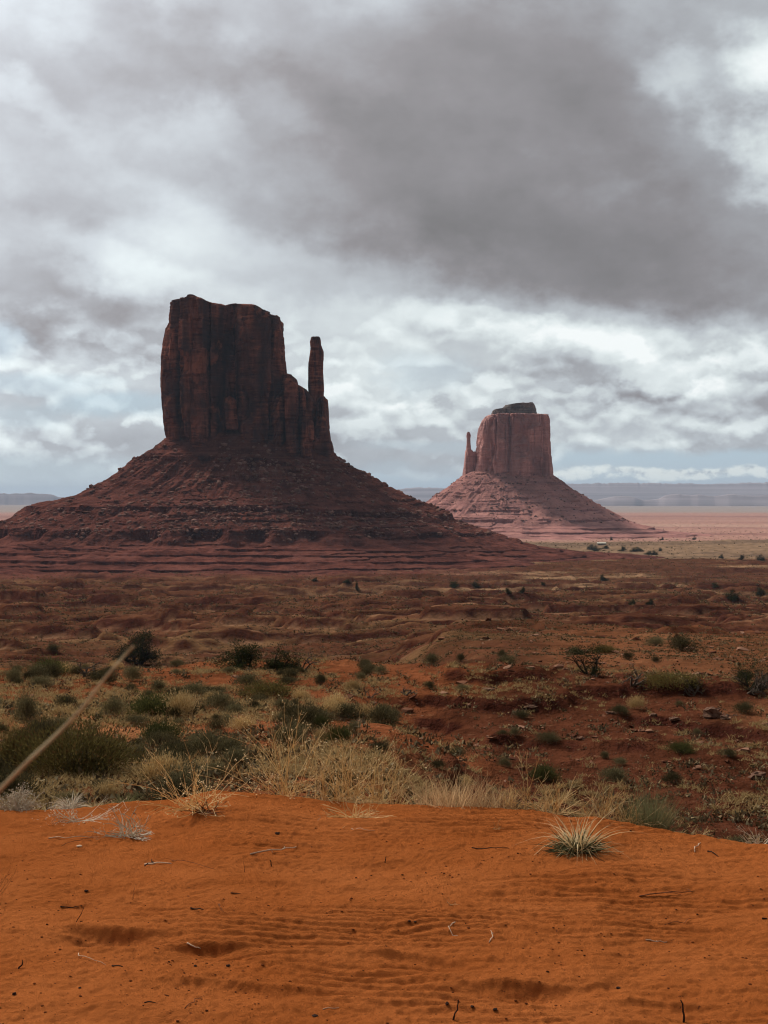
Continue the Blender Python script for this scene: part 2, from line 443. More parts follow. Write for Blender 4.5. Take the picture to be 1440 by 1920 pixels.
def gz(x, y, detail=True):
    x = np.asarray(x, F); y = np.asarray(y, F)
    d = np.sqrt(x * x + y * y) + 1e-9
    az = np.arctan2(x, y)
    w = sst(az + 0.03 * vn(d / 9, az * 4, seed=5) * sst(d, 10, 30), -0.02, 0.07)
    z = lerp(tbl(d, TL), tbl(d, TR), w)
    # low hill rising to the right edge of the far plain
    z = z + 19 * np.exp(-((x - 900) / 480) ** 2 - ((y - 2250) / 260) ** 2)
    z = z + 7 * np.exp(-((x - 330) / 260) ** 2 - ((y - 1500) / 160) ** 2)
    # red mound and its rocky bank
    z = z + 0.55 * np.exp(-((x - 4.6) / 5.5) ** 2 - ((y - 49) / 4.5) ** 2)
    z = z - 0.75 * sst(az, .04, .12) * np.exp(-((d - 27) / 8) ** 2)
    m1 = sst(d, 11, 24)
    z = z + m1 * (0.22 * fbm(x / 5.5, y / 5.5, o=4, seed=11) * np.clip(d / 40, .35, 1))
    m2 = sst(d, 70, 240)
    A = np.clip(d / 400, .0, 1) * (1 - .75 * sst(d, 900, 1500))
    zb = z + m2 * A * (5.6 * fbm(x / 110, y / 45, o=5, seed=21) + 2.3 * fbm(x / 22, y / 14, o=3, seed=23))
    st = 3.2
    zt = terrace(zb + .5 * fbm(x / 30, y / 30, o=3, seed=31), st, 5.0)
    wt = m2 * (.4 + .5 * sst(vn(x / 160, y / 80, seed=35), -.3, .3)) * (1 - .6 * sst(d, 1500, 2600))
    z = lerp(zb, zt, wt)
    # eroded ledges on the bank at the right and in the gully
    wb = sst(az, -.02, .05) * sst(d, 34, 39) * (1 - sst(d, 52, 66)) + .8 * sst(az, .0, .06) * sst(d, 20, 24) * (1 - sst(d, 30, 34))
    z = lerp(z, terrace(z + .3 * fbm(x / 4, y / 4, o=4, seed=41), .42, 6.0), np.clip(wb, 0, 1) * .8)
    if detail:
        z = z + m1 * .05 * fbm(x / .7, y / .7, o=3, seed=51) * (1 - sst(d, 70, 120))
        z = z + sst(d, 80, 200) * .35 * fbm(x / 5, y / 5, o=3, seed=61) * (1 - sst(d, 1500, 2500))
    return z

CREST = [(-400, 1500), (0, 1518), (200, 1512), (330, 1500), (400, 1484), (470, 1486), (600, 1502), (750, 1508), (900, 1514), (1000, 1518), (1060, 1528), (1120, 1530),
         (1200, 1548), (1300, 1564), (1440, 1580), (1900, 1625)]
CD = [(-400, 8.6), (400, 8.6), (1000, 8.1), (1440, 7.3), (1900, 6.8)]
DIPS = [  # px X, Y, half width m, half depth m, depth m : foot dents in the sand
 (205, 1745, .17, .10, .046), (395, 1778, .16, .095, .046), (985, 1858, .20, .09, .040), (790, 1795, .20, .07, .022), (480, 1855, .24, .07, .020),
 (90, 1745, .22, .06, .012), (1290, 1900, .3, .06, .013), (600, 1645, .4, .1, .010), (1070, 1850, .2, .06, .015)]
DX = []
for X, Y, a, c, dp in DIPS:
    d = 1.63 / ((Y - HY) / FPX); DX.append(((X - CX) / FPX * d, d, a, c, dp))
def sz(x, y, detail=True):
    x = np.asarray(x, F); y = np.asarray(y, F)
    d = np.sqrt(x * x + y * y) + 1e-9
    az = np.arctan2(x, y)
    X = CX + FPX * np.clip(np.tan(np.clip(az, -1.2, 1.2)), -.45, .45)
    dc = tbl(X, CD); zc = -(tbl(X, CREST) - HY) / FPX * dc * np.cos(np.clip(az, -.5, .5))
    z = lerp(-1.62, zc, sst(d, 4.5, 1.0 * dc) if False else sst(d / dc, .5, 1.02))
    t = np.maximum(d - dc, 0)
    z = z - .19 * t - .42 * t * t / (t + .9)
    if detail:
        near = (d < dc + 1.5)
        z = z + .018 * fbm(x / .9, y / .55, o=3, seed=71) * sst(d, 2, 4)
        z = z + .010 * fbm(x / .5, y / .16, o=2, seed=73)
        # wind ripples, running across the view
        wv = y + .10 * x + .10 * fbm(x / .8, y / .6, o=3, seed=75)
        rp = np.sin(wv * 2 * np.pi / .082)
        rp = (rp + .35 * np.sin(wv * 4 * np.pi / .082 + 1.1))
        am = sst(fbm(x / 1.1 + .35 * x, y / .7, o=2, seed=77) + .6 * np.clip(x, -1, 1.2), -.5, .9)
        z = z + .0060 * rp * am * (1 - sst(d, dc + .3, dc + 1.2))
        z = z + (.0052 * fbm(x / .08, y / .07, o=3, seed=79, g=.7) + .0028 * vn(x / .022, y / .026, seed=83)) * (1 - .5 * sst(d, 9, 11))
        for cx, cy, a, c, dp in DX:
            u = (x - cx) / a; v = (y - cy + .03 * np.sin((x - cx) * 9)) / c; v = np.where(v > 0, v * 1.9, v * .8)
            r = u * u + v * v
            e = np.exp(-r ** 1.2)
            z = z - dp * e + dp * .35 * np.exp(-((u * u) / 1.4 + ((v - 1.35) / .45) ** 2)) - 0 * v
        # little drifts around the main tuft
        z = z + .05 * np.exp(-((x - .96) / .35) ** 2 - ((y - 7.15) / .22) ** 2)
        z = z + .035 * np.exp(-((x + 1.05) / .45) ** 2 - ((y - 8.0) / .2) ** 2)
    return z
def top(x, y):
    return np.maximum(gz(x, y), sz(x, y)) if True else 0
def hit(X, Y, dmin=3.0, dmax=4000.0, sand=True):
    """where the ray through a photo pixel meets the modelled ground"""
    t = np.exp(np.linspace(math.log(dmin), math.log(dmax), 6000))
    u = (X - CX) / FPX
    x = u * t; y = t
    r = -(Y - HY) / FPX * t
    g = gz(x, y)
    if sand: g = np.where(t < 16, np.maximum(g, sz(x, y)), g)
    k = np.nonzero(g >= r)[0]
    k = k[0] if len(k) else len(t) - 1
    return float(x[k]), float(y[k]), float(g[k])
def az_grid(dense_deg, n_dense, n_coarse):
    a = np.linspace(-dense_deg, dense_deg, n_dense)
    c = dense_deg + (np.linspace(0, 1, n_coarse + 1)[1:] ** 1.8) * (180 - dense_deg)
    return np.radians(np.concatenate([-c[::-1], a, c]))[:-1]   # drop the doubled seam column
def seg(a, b, n_):
    return np.exp(np.linspace(math.log(a), math.log(b), n_, endpoint=False))

# ---- the ground, one sheet to the horizon
A = az_grid(19, 900, 70)
rr = np.concatenate([seg(.5, 11, 14), seg(11, 62, 250), seg(62, 200, 90), seg(200, 1500, 360), seg(1500, 3600, 110), seg(3600, 33000, 40), [33500]])
D_, A_ = np.meshgrid(rr, A, indexing='ij')
X_ = D_ * np.sin(A_); Y_ = D_ * np.cos(A_)
Z_ = gz(X_, Y_)

def C3(r, g, b_): return np.array([r, g, b_])
def cmix(c, t, k): return c + (np.asarray(k) - c) * t[..., None]
u_ = A_; s1 = fbm(X_ / 6, Y_ / 6, o=5, seed=101); s2 = fbm(X_ / 70, Y_ / 35, o=6, seed=103, g=.6); s3 = fbm(X_ / 500, Y_ / 160, o=4, seed=105)
near = np.ones(D_.shape + (3,)) * C3(.165, .052, .021)
near = cmix(near, sst(s1, .1, .9), (.28, .11, .045))
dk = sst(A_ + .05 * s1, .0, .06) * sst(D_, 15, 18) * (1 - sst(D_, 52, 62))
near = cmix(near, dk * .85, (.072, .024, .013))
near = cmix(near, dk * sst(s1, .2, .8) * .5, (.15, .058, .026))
val = np.ones(D_.shape + (3,)) * C3(.096, .037, .019)
val = cmix(val, sst(s2, .0, .9) * .7, (.17, .092, .042))
val = cmix(val, sst(-s2, .2, .9) * .7, (.056, .018, .010))
tan = sst(D_, 700, 900) * (1 - sst(D_, 1500, 1700)) * sst(A_ + .08 * s3, -.10, .06)
val = cmix(val, tan * sst(s2 + .5 * s3, -.1, .6), (.25, .14, .075))
orange = sst(A_, .09, .14) * sst(D_, 60, 75) * (1 - sst(D_, 180, 260))
val = cmix(val, orange * .5, (.20, .075, .032))
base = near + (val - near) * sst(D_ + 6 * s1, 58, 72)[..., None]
red = sst(D_, 1150, 1250) * (1 - sst(D_, 1480, 1580)) * (1 - sst(A_, .02, .12))
base = cmix(base, red * .7, (.125, .040, .030))
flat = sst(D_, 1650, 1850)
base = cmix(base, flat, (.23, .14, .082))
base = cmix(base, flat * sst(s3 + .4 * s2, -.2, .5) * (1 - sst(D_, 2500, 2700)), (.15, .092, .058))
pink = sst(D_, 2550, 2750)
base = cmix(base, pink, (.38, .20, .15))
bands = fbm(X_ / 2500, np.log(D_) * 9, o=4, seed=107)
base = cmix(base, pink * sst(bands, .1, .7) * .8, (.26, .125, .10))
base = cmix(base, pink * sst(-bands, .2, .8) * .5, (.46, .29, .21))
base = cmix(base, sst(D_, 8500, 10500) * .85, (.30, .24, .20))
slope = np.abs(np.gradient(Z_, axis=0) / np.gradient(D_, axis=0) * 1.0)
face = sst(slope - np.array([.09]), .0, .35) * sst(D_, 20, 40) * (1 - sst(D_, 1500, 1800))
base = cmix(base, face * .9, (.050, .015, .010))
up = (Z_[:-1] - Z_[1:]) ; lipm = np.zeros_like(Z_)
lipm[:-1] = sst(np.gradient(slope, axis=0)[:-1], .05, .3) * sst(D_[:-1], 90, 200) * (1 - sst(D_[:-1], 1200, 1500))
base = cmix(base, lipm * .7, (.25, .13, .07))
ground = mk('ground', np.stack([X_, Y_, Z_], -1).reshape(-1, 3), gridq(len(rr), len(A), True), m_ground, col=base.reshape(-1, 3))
tag(ground, kind='structure')

# ---- the dune at the camera's feet
A = az_grid(20, 860, 50)
rr = np.concatenate([seg(.3, 4.0, 24), seg(4.0, 9.6, 520), seg(9.6, 18, 50)])
D_, A_ = np.meshgrid(rr, A, indexing='ij')
X_ = D_ * np.sin(A_); Y_ = D_ * np.cos(A_)
sand = mk('sand', np.stack([X_, Y_, sz(X_, Y_)], -1).reshape(-1, 3), gridq(len(rr), len(A), True), m_sand)
tag(sand, kind='structure')

# ================================================================ buttes
def block(zs, L_, R_, yF, yB, ztop, z0, mx, my, ns=420, nz=220, seed=0, front=None, amp=1.0, nexp=3.4, tilt=0.0, fs=1.0):
    """a rock tower: rings of a rounded-box plan; zs/L_/R_ give the left and right outline per height (metres)"""
    s = np.linspace(0, 1, ns, endpoint=False)
    # more samples on the camera side (angle -90 degrees)
    th = -np.pi / 2 + 2 * np.pi * (s - .5) + .62 * np.sin(2 * np.pi * (s - .5)) * -1
    cs, sn = np.cos(th), np.sin(th)
    ux = np.sign(cs) * np.abs(cs) ** (2 / nexp); uy = np.sign(sn) * np.abs(sn) ** (2 / nexp)
    t = np.linspace(0, 1, nz)
    ymid, yh = (yF + yB) / 2, (yB - yF) / 2
    z1max = float(np.max(ztop[:, 1]))
    T, UX = np.meshgrid(t, ux, indexing='ij'); UY = np.broadcast_to(uy, T.shape)
    zz = z0 + T * (z1max - z0)
    for _ in range(5):
        xl = np.interp(zz, zs, L_); xr = np.interp(zz, zs, R_)
        x = (xl + xr) / 2 + UX * (xr - xl) / 2
        zz = .5 * zz + .5 * (z0 + T * (np.interp(x, ztop[:, 0], ztop[:, 1]) - z0))
    y = ymid + UY * yh + tilt * T
    zt = np.interp(x, ztop[:, 0], ztop[:, 1])
    z = z0 + T * (zt + 1.5 * vn(x / 9, y / 9, seed=seed + 3) * sst(T, .7, 1) - z0)
    # outward plan normal
    nx = UX * np.abs(UX) ** .8; ny = UY * np.abs(UY) ** .8
    l = np.sqrt(nx * nx + ny * ny) + 1e-6; nx, ny = nx / l, ny / l
    big = fbm(x / (34 * fs), y / (34 * fs), z / 300, o=3, seed=seed) * 4.0
    col = vn(x / (17 * fs), y / (17 * fs), z / (190 * fs), seed=seed + 7)
    crack = -9.0 * np.exp(-(col / .13) ** 2) * sst(vn(x / 30, y / 30, z / 60, seed=seed + 8), -.5, .1)
    col2 = vn(x / (7.5 * fs), y / (7.5 * fs), z / (80 * fs), seed=seed + 9)
    crack2 = -3.2 * np.exp(-(col2 / .16) ** 2) * sst(vn(x / 24, y / 24, z / 34, seed=seed + 10), -.35, .15)
    rough = 1.5 * fbm(x / (9 * fs), y / (9 * fs), z / (22 * fs), o=4, seed=seed + 11) + .9 * fbm(x / 3.5, y / 3.5, z / 4, o=3, seed=seed + 12)
    sp = vn(x / (16 * fs), y / (16 * fs), z / (26 * fs), seed=seed + 15); sp2 = vn(x / (11 * fs) + 7, y / (11 * fs), z / (15 * fs), seed=seed + 16)
    spall = 3.4 * (sst(sp, .05, .11) - sst(-sp, .2, .26)) + 2.0 * sst(sp2, .15, .2)
    zq = zz - z0
    lay = 1.0 * np.sign(vn(z * 0 + 1, z / 3.2, seed=seed + 13)) * (1 - sst(zz - z0, 18, 30)) + .8 * vn(z / 2.2, x / 60, seed=seed + 14) * sst(T, .86, .95)
    D = amp * (big + crack + crack2 + rough + spall + lay)
    sil = 1 - .75 * np.abs(UX) ** 5      # keep the traced outline
    D = D * sil
    if front is not None:
        f = np.interp(x, front[:, 0], front[:, 1])
        D = D + 1.5 * f * sst(-UY, .3, .9) * sst(T, 0.02, .16)
    x = x + nx * D; y = y + ny * D
    # cap: rings shrinking to the middle
    V = [np.stack([x, y, z], -1)]
    cx_, cy_ = x[-1].mean(), y[-1].mean()
    for i, k in enumerate((.97, .9, .75, .5, .2, .02)):
        xx = cx_ + (x[-1] - cx_) * k; yy = cy_ + (y[-1] - cy_) * k
        zt = np.interp(xx, ztop[:, 0], ztop[:, 1])
        V.append(np.stack([xx, yy, zt + [.4, 1.0, 1.3, 1.6, 2, 2][i] * amp + 1.2 * amp * fbm(xx / 6, yy / 6, o=3, seed=seed + 20)], -1)[None])
    V = np.concatenate(V, 0)
    return V.reshape(-1, 3), gridq(V.shape[0], ns, True)
def joined(name, parts, m, parent):
    Vs, Qs, o = [], [], 0
    for V, Q in parts:
        Vs.append(V); Qs.append(Q + o); o += len(V)
    return mk(name, np.concatenate(Vs) - np.array(parent.location), np.concatenate(Qs), m, parent)
class Px:
    """photo pixel -> metres on a plane at distance D (used only to trace each butte's outline at its own distance)"""
    def __init__(s, D, DZ=None): s.k = D / FPX; s.kz = (DZ or D) / FPX
    def x(s, X): return (np.asarray(X, F) - CX) * s.k
    def z(s, Y): return (HY - np.asarray(Y, F)) * s.kz
def outline(px, rows):
    r = np.array(sorted(rows, key=lambda q_: -q_[0]), F)  # Y, XL, XR from the bottom up
    return px.z(r[:, 0]), px.x(r[:, 1]), px.x(r[:, 2])
def tops(px, pts):
    r = np.array(pts, F); return np.stack([px.x(r[:, 0]), px.z(r[:, 1])], -1)

def talus(name, cx, cy, hx, hy, PL, PR, PFr, m, parent, seed, nth=1500, nt=430, ledges=(), sc=1.0, fans=None, bumpy=1.0):
    s = np.linspace(0, 1, nth, endpoint=False)
    th = -np.pi / 2 + 2 * np.pi * (s - .5) - .55 * np.sin(2 * np.pi * (s - .5))
    cs, sn = np.cos(th), np.sin(th)
    PL, PR, PFr = (np.array(p_, F) for p_ in (PL, PR, PFr))
    wl = np.clip(-cs, 0, 1) ** 1.5; wr = np.clip(cs, 0, 1) ** 1.5; wf = 1 - wl - wr
    # control points per direction
    O = PL[:, 0][None] * wl[:, None] + PR[:, 0][None] * wr[:, None] + PFr[:, 0][None] * wf[:, None]
    Z = PL[:, 1][None] * wl[:, None] + PR[:, 1][None] * wr[:, None] + PFr[:, 1][None] * wf[:, None]
    arc = th * (hx + 90 * sc)
    for k, (i, bias) in enumerate(ledges):
        e = sst(fbm(arc / (38 * sc), arc * 0 + k * 9.1, o=3, seed=seed + k) + bias, -.15, .25)
        if fans is not None and k == fans:
            tri = np.abs(((arc / (46 * sc) + .3 * vn(arc / (60 * sc), arc * 0, seed=seed + 90)) % 1) * 2 - 1)
            e = sst(tri, .12, .75) * (.55 + .45 * e)
        drop = Z[:, i] - Z[:, i + 1]
        Z[:, i + 1] = Z[:, i] - drop * (.12 + .88 * e)
        O[:, i] = O[:, i] + (1 - e) * 0
        O[:, i + 1] = lerp(O[:, i] + drop * .8, O[:, i + 1], e)
        wob = 3.0 * sc * fbm(arc / (16 * sc), arc * 0 + k, o=4, seed=seed + 40 + k)
        O[:, i] += wob * e; O[:, i + 1] += wob * e
    # sample along the profile, ledges get a fair share of rows
    P0_ = PFr; wgt = np.hypot(np.diff(P0_[:, 0]), 2.2 * np.diff(P0_[:, 1])); cum = np.concatenate([[0], np.cumsum(wgt)]); cum /= cum[-1]
    tt = np.linspace(0, 1, nt)
    idx = np.clip(np.searchsorted(cum, tt, side='right') - 1, 0, len(cum) - 2)
    fr = (tt - cum[idx]) / (cum[idx + 1] - cum[idx])
    o = O[:, idx] * (1 - fr) + O[:, idx + 1] * fr
    z = Z[:, idx] * (1 - fr) + Z[:, idx + 1] * fr
    o, z = o.T, z.T                                   # rows = down the slope
    steep = np.zeros(len(P0_) - 1)
    for i, _ in ledges: steep[i] = 1
    stp = steep[idx][:, None]
    n_ = 2.8
    rad = (np.abs(cs / hx) ** n_ + np.abs(sn / hy) ** n_) ** (-1 / n_)
    x0 = cx + cs * rad; y0 = cy + sn * rad
    on = np.clip(o, 0, None)
    gul = fbm(arc[None] / (14 * sc), on / (90 * sc), o=4, seed=seed + 60) * sst(on, 5, 60 * sc)
    x = x0[None] + cs[None] * o; y = y0[None] + sn[None] * o
    d2 = (2.6 * gul + 1.1 * fbm(x / (9 * sc), y / (9 * sc), z / (9 * sc), o=4, seed=seed + 61, g=.62) * (1 - .4 * stp)
          + stp * 1.3 * vn(arc[None] / (2.2 * sc) + 0 * o, z / (14 * sc), seed=seed + 62)) * sc
    d2 = d2 * sst(on, 0, 14) * bumpy
    d2 = d2 + .9 * sc * np.sign(vn(z / (2.6 * sc), arc[None] / (80 * sc) + 0 * o, seed=seed + 75)) * sst(vn(arc[None] / (24 * sc) + 0 * o, z / (7 * sc), seed=seed + 76), -.1, .3) * (1 - stp)
    x = x + cs[None] * d2 * .8; y = y + sn[None] * d2 * .8; z = z + .55 * d2 * (1 - stp)
    # natural colour bands of the beds: ledge rock is darker, fans of fresh debris paler
    tn = 1 + .25 * fbm(x / (30 * sc), y / (30 * sc), z / (12 * sc), o=3, seed=seed + 70)
    tn = tn * (1 - .25 * stp)
    tone = np.stack([tn, tn * (1 - .05 * stp), tn], -1)
    ob = mk(name, np.stack([x, y, z], -1).reshape(-1, 3) - np.array(parent.location), gridq(nt, nth, True), m, parent, col=tone.reshape(-1, 3))
    return ob, np.stack([x, y, z], -1), stp[:, 0]

def rock_verts(rng, n_lat=5, n_lon=7, flat=.75):
    v = [(0, 0, flat)]
    for i in range(1, n_lat):
        a = math.pi * i / n_lat
        for j in range(n_lon):
            b_ = 2 * math.pi * (j + .5 * (i % 2)) / n_lon
            r = 1 + rng.uniform(-.28, .28)
            v.append((r * math.sin(a) * math.cos(b_), r * math.sin(a) * math.sin(b_), flat * r * math.cos(a)))
    v.append((0, 0, -flat))
    T = [(0, 1 + j, 1 + (j + 1) % n_lon) for j in range(n_lon)]
    for i in range(n_lat - 2):
        a = 1 + i * n_lon; b_ = a + n_lon
        for j in range(n_lon):
            k = (j + 1) % n_lon
            T += [(a + j, b_ + j, b_ + k), (a + j, b_ + k, a + k)]
    e = len(v) - 1; a = 1 + (n_lat - 2) * n_lon
    T += [(e, a + (j + 1) % n_lon, a + j) for j in range(n_lon)]
    return np.array(v, F), np.array(T, np.int32)
def rubble(name, P3, n_, smin, smax, m, parent, seed, weight=None):
    """loose blocks strewn over a slope (too many to count: one part)"""
    rg = np.random.default_rng(seed); r_ = random.Random(seed)
    protos = [rock_verts(r_, 3, 5, .7) for _ in range(6)]
    H, Wd = P3.shape[:2]
    ii = rg.integers(0, H - 1, n_ * 4); jj = rg.integers(0, Wd, n_ * 4)
    c = P3[ii, jj]
    w = np.ones(len(c)) if weight is None else weight(ii / H, jj / Wd, c)
    keep = rg.random(len(c)) < w
    c = c[keep][:n_]
    size = smin * (smax / smin) ** (rg.random(len(c)) ** 2.2)
    Vs, Ts, off = [], [], 0
    for k in range(6):
        pv, pt = protos[k]; sel = np.arange(k, len(c), 6)
        a = rg.random(len(sel)) * 6.283; ca, sa = np.cos(a), np.sin(a)
        sx = size[sel] * (.7 + .8 * rg.random(len(sel)))
        X = pv[None, :, 0] * sx[:, None]; Y = pv[None, :, 1] * size[sel][:, None]; Zz = pv[None, :, 2] * size[sel][:, None]
        V = np.stack([X * ca[:, None] - Y * sa[:, None], X * sa[:, None] + Y * ca[:, None], Zz], -1) + c[sel][:, None, :]
        Vs.append(V.reshape(-1, 3)); Ts.append((pt[None] + (np.arange(len(sel)) * len(pv))[:, None, None] + off).reshape(-1, 3)); off += V.shape[0] * V.shape[1]
    o = mk(name, np.concatenate(Vs) - np.array(parent.location), None, m, parent, smooth=False, T=np.concatenate(Ts))
    return tag(o, kind='stuff')

# ---- West butte: 1.7 km off
p = Px(1700, 1658)
wb = empty('rock_butte', (float(p.x(455)), 1700, -72))
tag(wb, 'larger dark butte nearer the camera, slim rock thumb on its right', 'butte', 'sandstone buttes')
zs, l_, r_ = outline(p, [(860, 314, 560), (822, 316, 545), (790, 312, 545), (760, 310, 542), (720, 308, 538), (690, 308, 537), (665, 307, 534), (645, 310, 533),
                         (620, 315, 531), (600, 319, 530), (585, 322, 529), (570, 326, 520), (555, 330, 500)])
main = block(zs, l_, r_, 1652, 1752, tops(p, [(300, 590), (318, 578), (324, 571), (327, 566), (338, 562), (350, 562), (364, 561), (376, 562), (388, 564), (392, 567), (396, 567), (401, 569),
             (410, 570), (428, 570), (440, 568), (455, 570), (470, 573), (487, 575), (500, 583), (512, 589), (525, 592), (529, 596), (533, 610)]), float(p.z(862)),
             0, 0, 900, 330, 3, np.array([(float(p.x(a)), b_) for a, b_ in [(310, -1), (338, 2), (343, 0), (345.5, -13), (349, 3), (362, 6), (392, 6), (397, 0), (400, -9), (404, -3), (413, -5),
             (418, -11), (424, -14), (434, -22), (446, -24), (452, -10), (462, -2), (480, 2), (506, 4), (510, -1), (513, -10), (517, 1), (528, 2), (533, 0)]]), .9, 4.2)
zs, l_, r_ = outline(p, [(870, 500, 612), (830, 505, 603), (780, 505, 598), (745, 520, 592), (728, 528, 582), (705, 530, 572)])
skirt = block(zs, l_, r_, 1650, 1735, tops(p, [(500, 700), (534, 702), (540, 712), (552, 714), (562, 724), (575, 729), (583, 738), (598, 745), (612, 750)]), float(p.z(870)), 0, 0, 520, 200, 23,
              np.array([(float(p.x(a)), b_) for a, b_ in [(500, 0), (531, 1), (536, -7), (541, 2), (560, 4), (566, -5), (571, 3), (588, 2), (594, -7), (600, 0)]]), .8)
zs, l_, r_ = outline(p, [(740, 536, 562), (720, 538, 560), (712, 540, 559.5), (706, 542, 558), (703, 545, 556)])
knob = block(zs, l_, r_, 1672, 1700, tops(p, [(536, 712), (541, 711), (546, 703), (551, 703), (558, 709), (561, 715)]), float(p.z(742)), 0, 0, 160, 60, 33, None, .25)
zs, l_, r_ = outline(p, [(800, 430, 453), (775, 428.5, 451), (755, 428, 449), (748, 431, 447), (744, 434, 445)])
pede = block(zs, l_, r_, 1652, 1676, tops(p, [(428, 754), (432, 748), (438, 744), (444, 746), (450, 753)]), float(p.z(805)), 0, 0, 160, 80, 36, None, .3)
zs, l_, r_ = outline(p, [(872, 585, 628), (850, 586, 628), (838, 586, 626), (822, 586, 625), (806, 586, 622), (800, 586, 617), (780, 590, 615), (760, 592, 614), (744, 596, 612)])
butt = block(zs, l_, r_, 1662, 1722, tops(p, [(585, 745), (604, 744), (609, 742), (612, 745), (616, 775), (619, 800), (622, 806), (627, 825)]), float(p.z(872)), 0, 0, 300, 150, 43, None, .55)
zs, l_, r_ = outline(p, [(569, 350, 391), (563, 348, 395), (560, 350, 394), (556, 352, 388), (552, 356, 378), (550.5, 358, 374)])
summit = block(zs, l_, r_, 1664, 1725, tops(p, [(348, 561), (351, 556), (357, 552), (364, 550.5), (371, 552), (377, 554.5), (388, 556.5), (394, 561)]), float(p.z(569)), 0, 0, 240, 60, 38, None, .3, 3.0)
cliff = joined('cliff', [main, summit, skirt, knob, pede, butt], m_cliff, wb)
zs, l_, r_ = outline(p, [(872, 582, 616), (820, 580, 614), (780, 580, 611), (745, 580, 608.5), (720, 579, 608), (690, 579.5, 607), (675, 580, 607.5), (662, 582, 608.5), (650, 583.5, 608.5),
                         (645, 583.5, 607), (641, 583, 603.5), (634, 582.5, 603), (630, 584, 602)])
thumb = block(zs, l_, r_, 1676, 1704, tops(p, [(580, 629.5), (584, 629), (588, 628), (600, 628), (603, 631), (609, 645)]), float(p.z(872)), 0, 0, 300, 300, 53, None, .3, 3.0)
joined('spire', [thumb], m_cliff, wb)
# talus: offsets from the cliff foot and heights (left, right, front)
FR = [(-12, 74), (0, 64), (14, 54), (36, 46.5), (38.5, 40.5), (70, 22), (73, 19.5), (112, 3), (150, -7.5), (152, -13), (176, -21), (199, -30), (201.5, -41), (225, -46.5), (250, -48),
      (251.5, -49.6), (276, -52.5), (277, -54.3), (306, -58), (307.5, -60.3), (345, -63.5), (346, -65), (400, -68.5), (470, -76)]
LF = [(-12, 76), (0, 69), (14, 58), (31, 48), (34, 44), (60, 25), (64, 22.5), (102, 3), (153, -8.5), (156, -14), (176, -23), (199, -33), (202, -44), (225, -48), (250, -50),
      (252, -52), (276, -54), (278, -57), (306, -59), (308, -62), (345, -65), (347, -68), (400, -70), (470, -77)]
RT = [(-12, 60), (0, 54), (14, 41), (34, 30), (37, 26), (62, 13), (66, 11), (98, -3.5), (134, -18), (137, -25), (160, -32), (182, -39), (185, -42), (205, -47), (237, -56),
      (239, -57.5), (262, -60), (264, -62), (290, -64), (292, -65), (330, -67), (332, -68), (380, -70), (440, -77)]
tal, TP, _ = talus('talus_slope', float(p.x(468)), 1700, 97, 48, LF, RT, FR, m_talus, wb, 300,
                ledges=((3, .15), (5, -.25), (8, .25), (11, .3), (14, .3), (16, .2), (18, .3), (20, .2)), fans=3, nth=1700, nt=520)
rubble('boulders', TP, 6500, .7, 3.4, m_boulder, wb, 5,
       lambda a, b_, c: np.where(np.abs(c[:, 2] + 22) < 11, 1.0, np.where(c[:, 2] > 45, .1, .42)) * (c[:, 2] > -42) * (c[:, 1] < 1750) * (.35 + .65 * sst(fbm(c[:, 0] / 25, c[:, 1] / 25, o=3, seed=8), -.4, .5)))

# ---- East butte: 3.2 km off
p = Px(3200, 3140)
eb = empty('rock_butte', (float(p.x(958)), 3200, -78))
tag(eb, 'smaller hazy pinkish butte far right, dark cap, thin thumb on its left', 'butte', 'sandstone buttes')
zs, l_, r_ = outline(p, [(905, 884, 1034), (888, 886, 1034), (870, 889, 1033), (850, 891, 1031), (830, 894, 1029.5), (815, 896, 1029.5), (800, 898.5, 1029), (790, 901, 1028), (784, 905, 1027.5), (778, 912, 1026)])
emain = block(zs, l_, r_, 3125, 3275, tops(p, [(880, 792), (900, 787), (905, 782), (915, 778), (940, 777), (980, 777), (1000, 777.5), (1020, 777), (1026, 779), (1030, 783)]), float(p.z(906)), 0, 0, 620, 220, 61,
              np.array([(float(p.x(a)), b_) for a, b_ in [(885, 0), (914, 1), (918, -3), (923, 2), (945, 1), (949, -5), (955, 3), (975, 3), (985, 2), (1006, 3), (1010, -6), (1014, 2), (1030, 0)]]), 1.15, 3.6, fs=1.35)
zs, l_, r_ = outline(p, [(906, 866, 900), (885, 868, 896), (862, 871, 894), (850, 871.5, 892), (845, 872, 890), (841, 873, 884)])
eshoulder = block(zs, l_, r_, 3170, 3230, tops(p, [(865, 846), (872, 843), (880, 841), (884, 843), (888, 848), (891, 842), (896, 840)]), float(p.z(906)), 0, 0, 220, 90, 63, None, .3)
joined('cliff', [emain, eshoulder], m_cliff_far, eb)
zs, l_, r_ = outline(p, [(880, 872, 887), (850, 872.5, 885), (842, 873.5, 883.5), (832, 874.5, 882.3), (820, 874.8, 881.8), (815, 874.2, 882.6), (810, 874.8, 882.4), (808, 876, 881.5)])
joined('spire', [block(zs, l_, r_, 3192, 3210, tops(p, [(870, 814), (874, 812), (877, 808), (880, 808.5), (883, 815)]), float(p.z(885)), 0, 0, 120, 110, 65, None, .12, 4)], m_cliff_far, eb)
zs, l_, r_ = outline(p, [(782, 921, 1005), (776, 921.5, 1004), (770, 922, 1003.5), (765, 924, 1003)])
cap = block(zs, l_, r_, 3150, 3250, tops(p, [(921, 766.5), (940, 765), (1004, 765)]), float(p.z(784)), 0, 0, 320, 50, 67, None, .6, 5)
zs, l_, r_ = outline(p, [(768, 940, 1002.5), (762, 941, 1002), (759, 946, 1001.5), (754, 948, 998)])
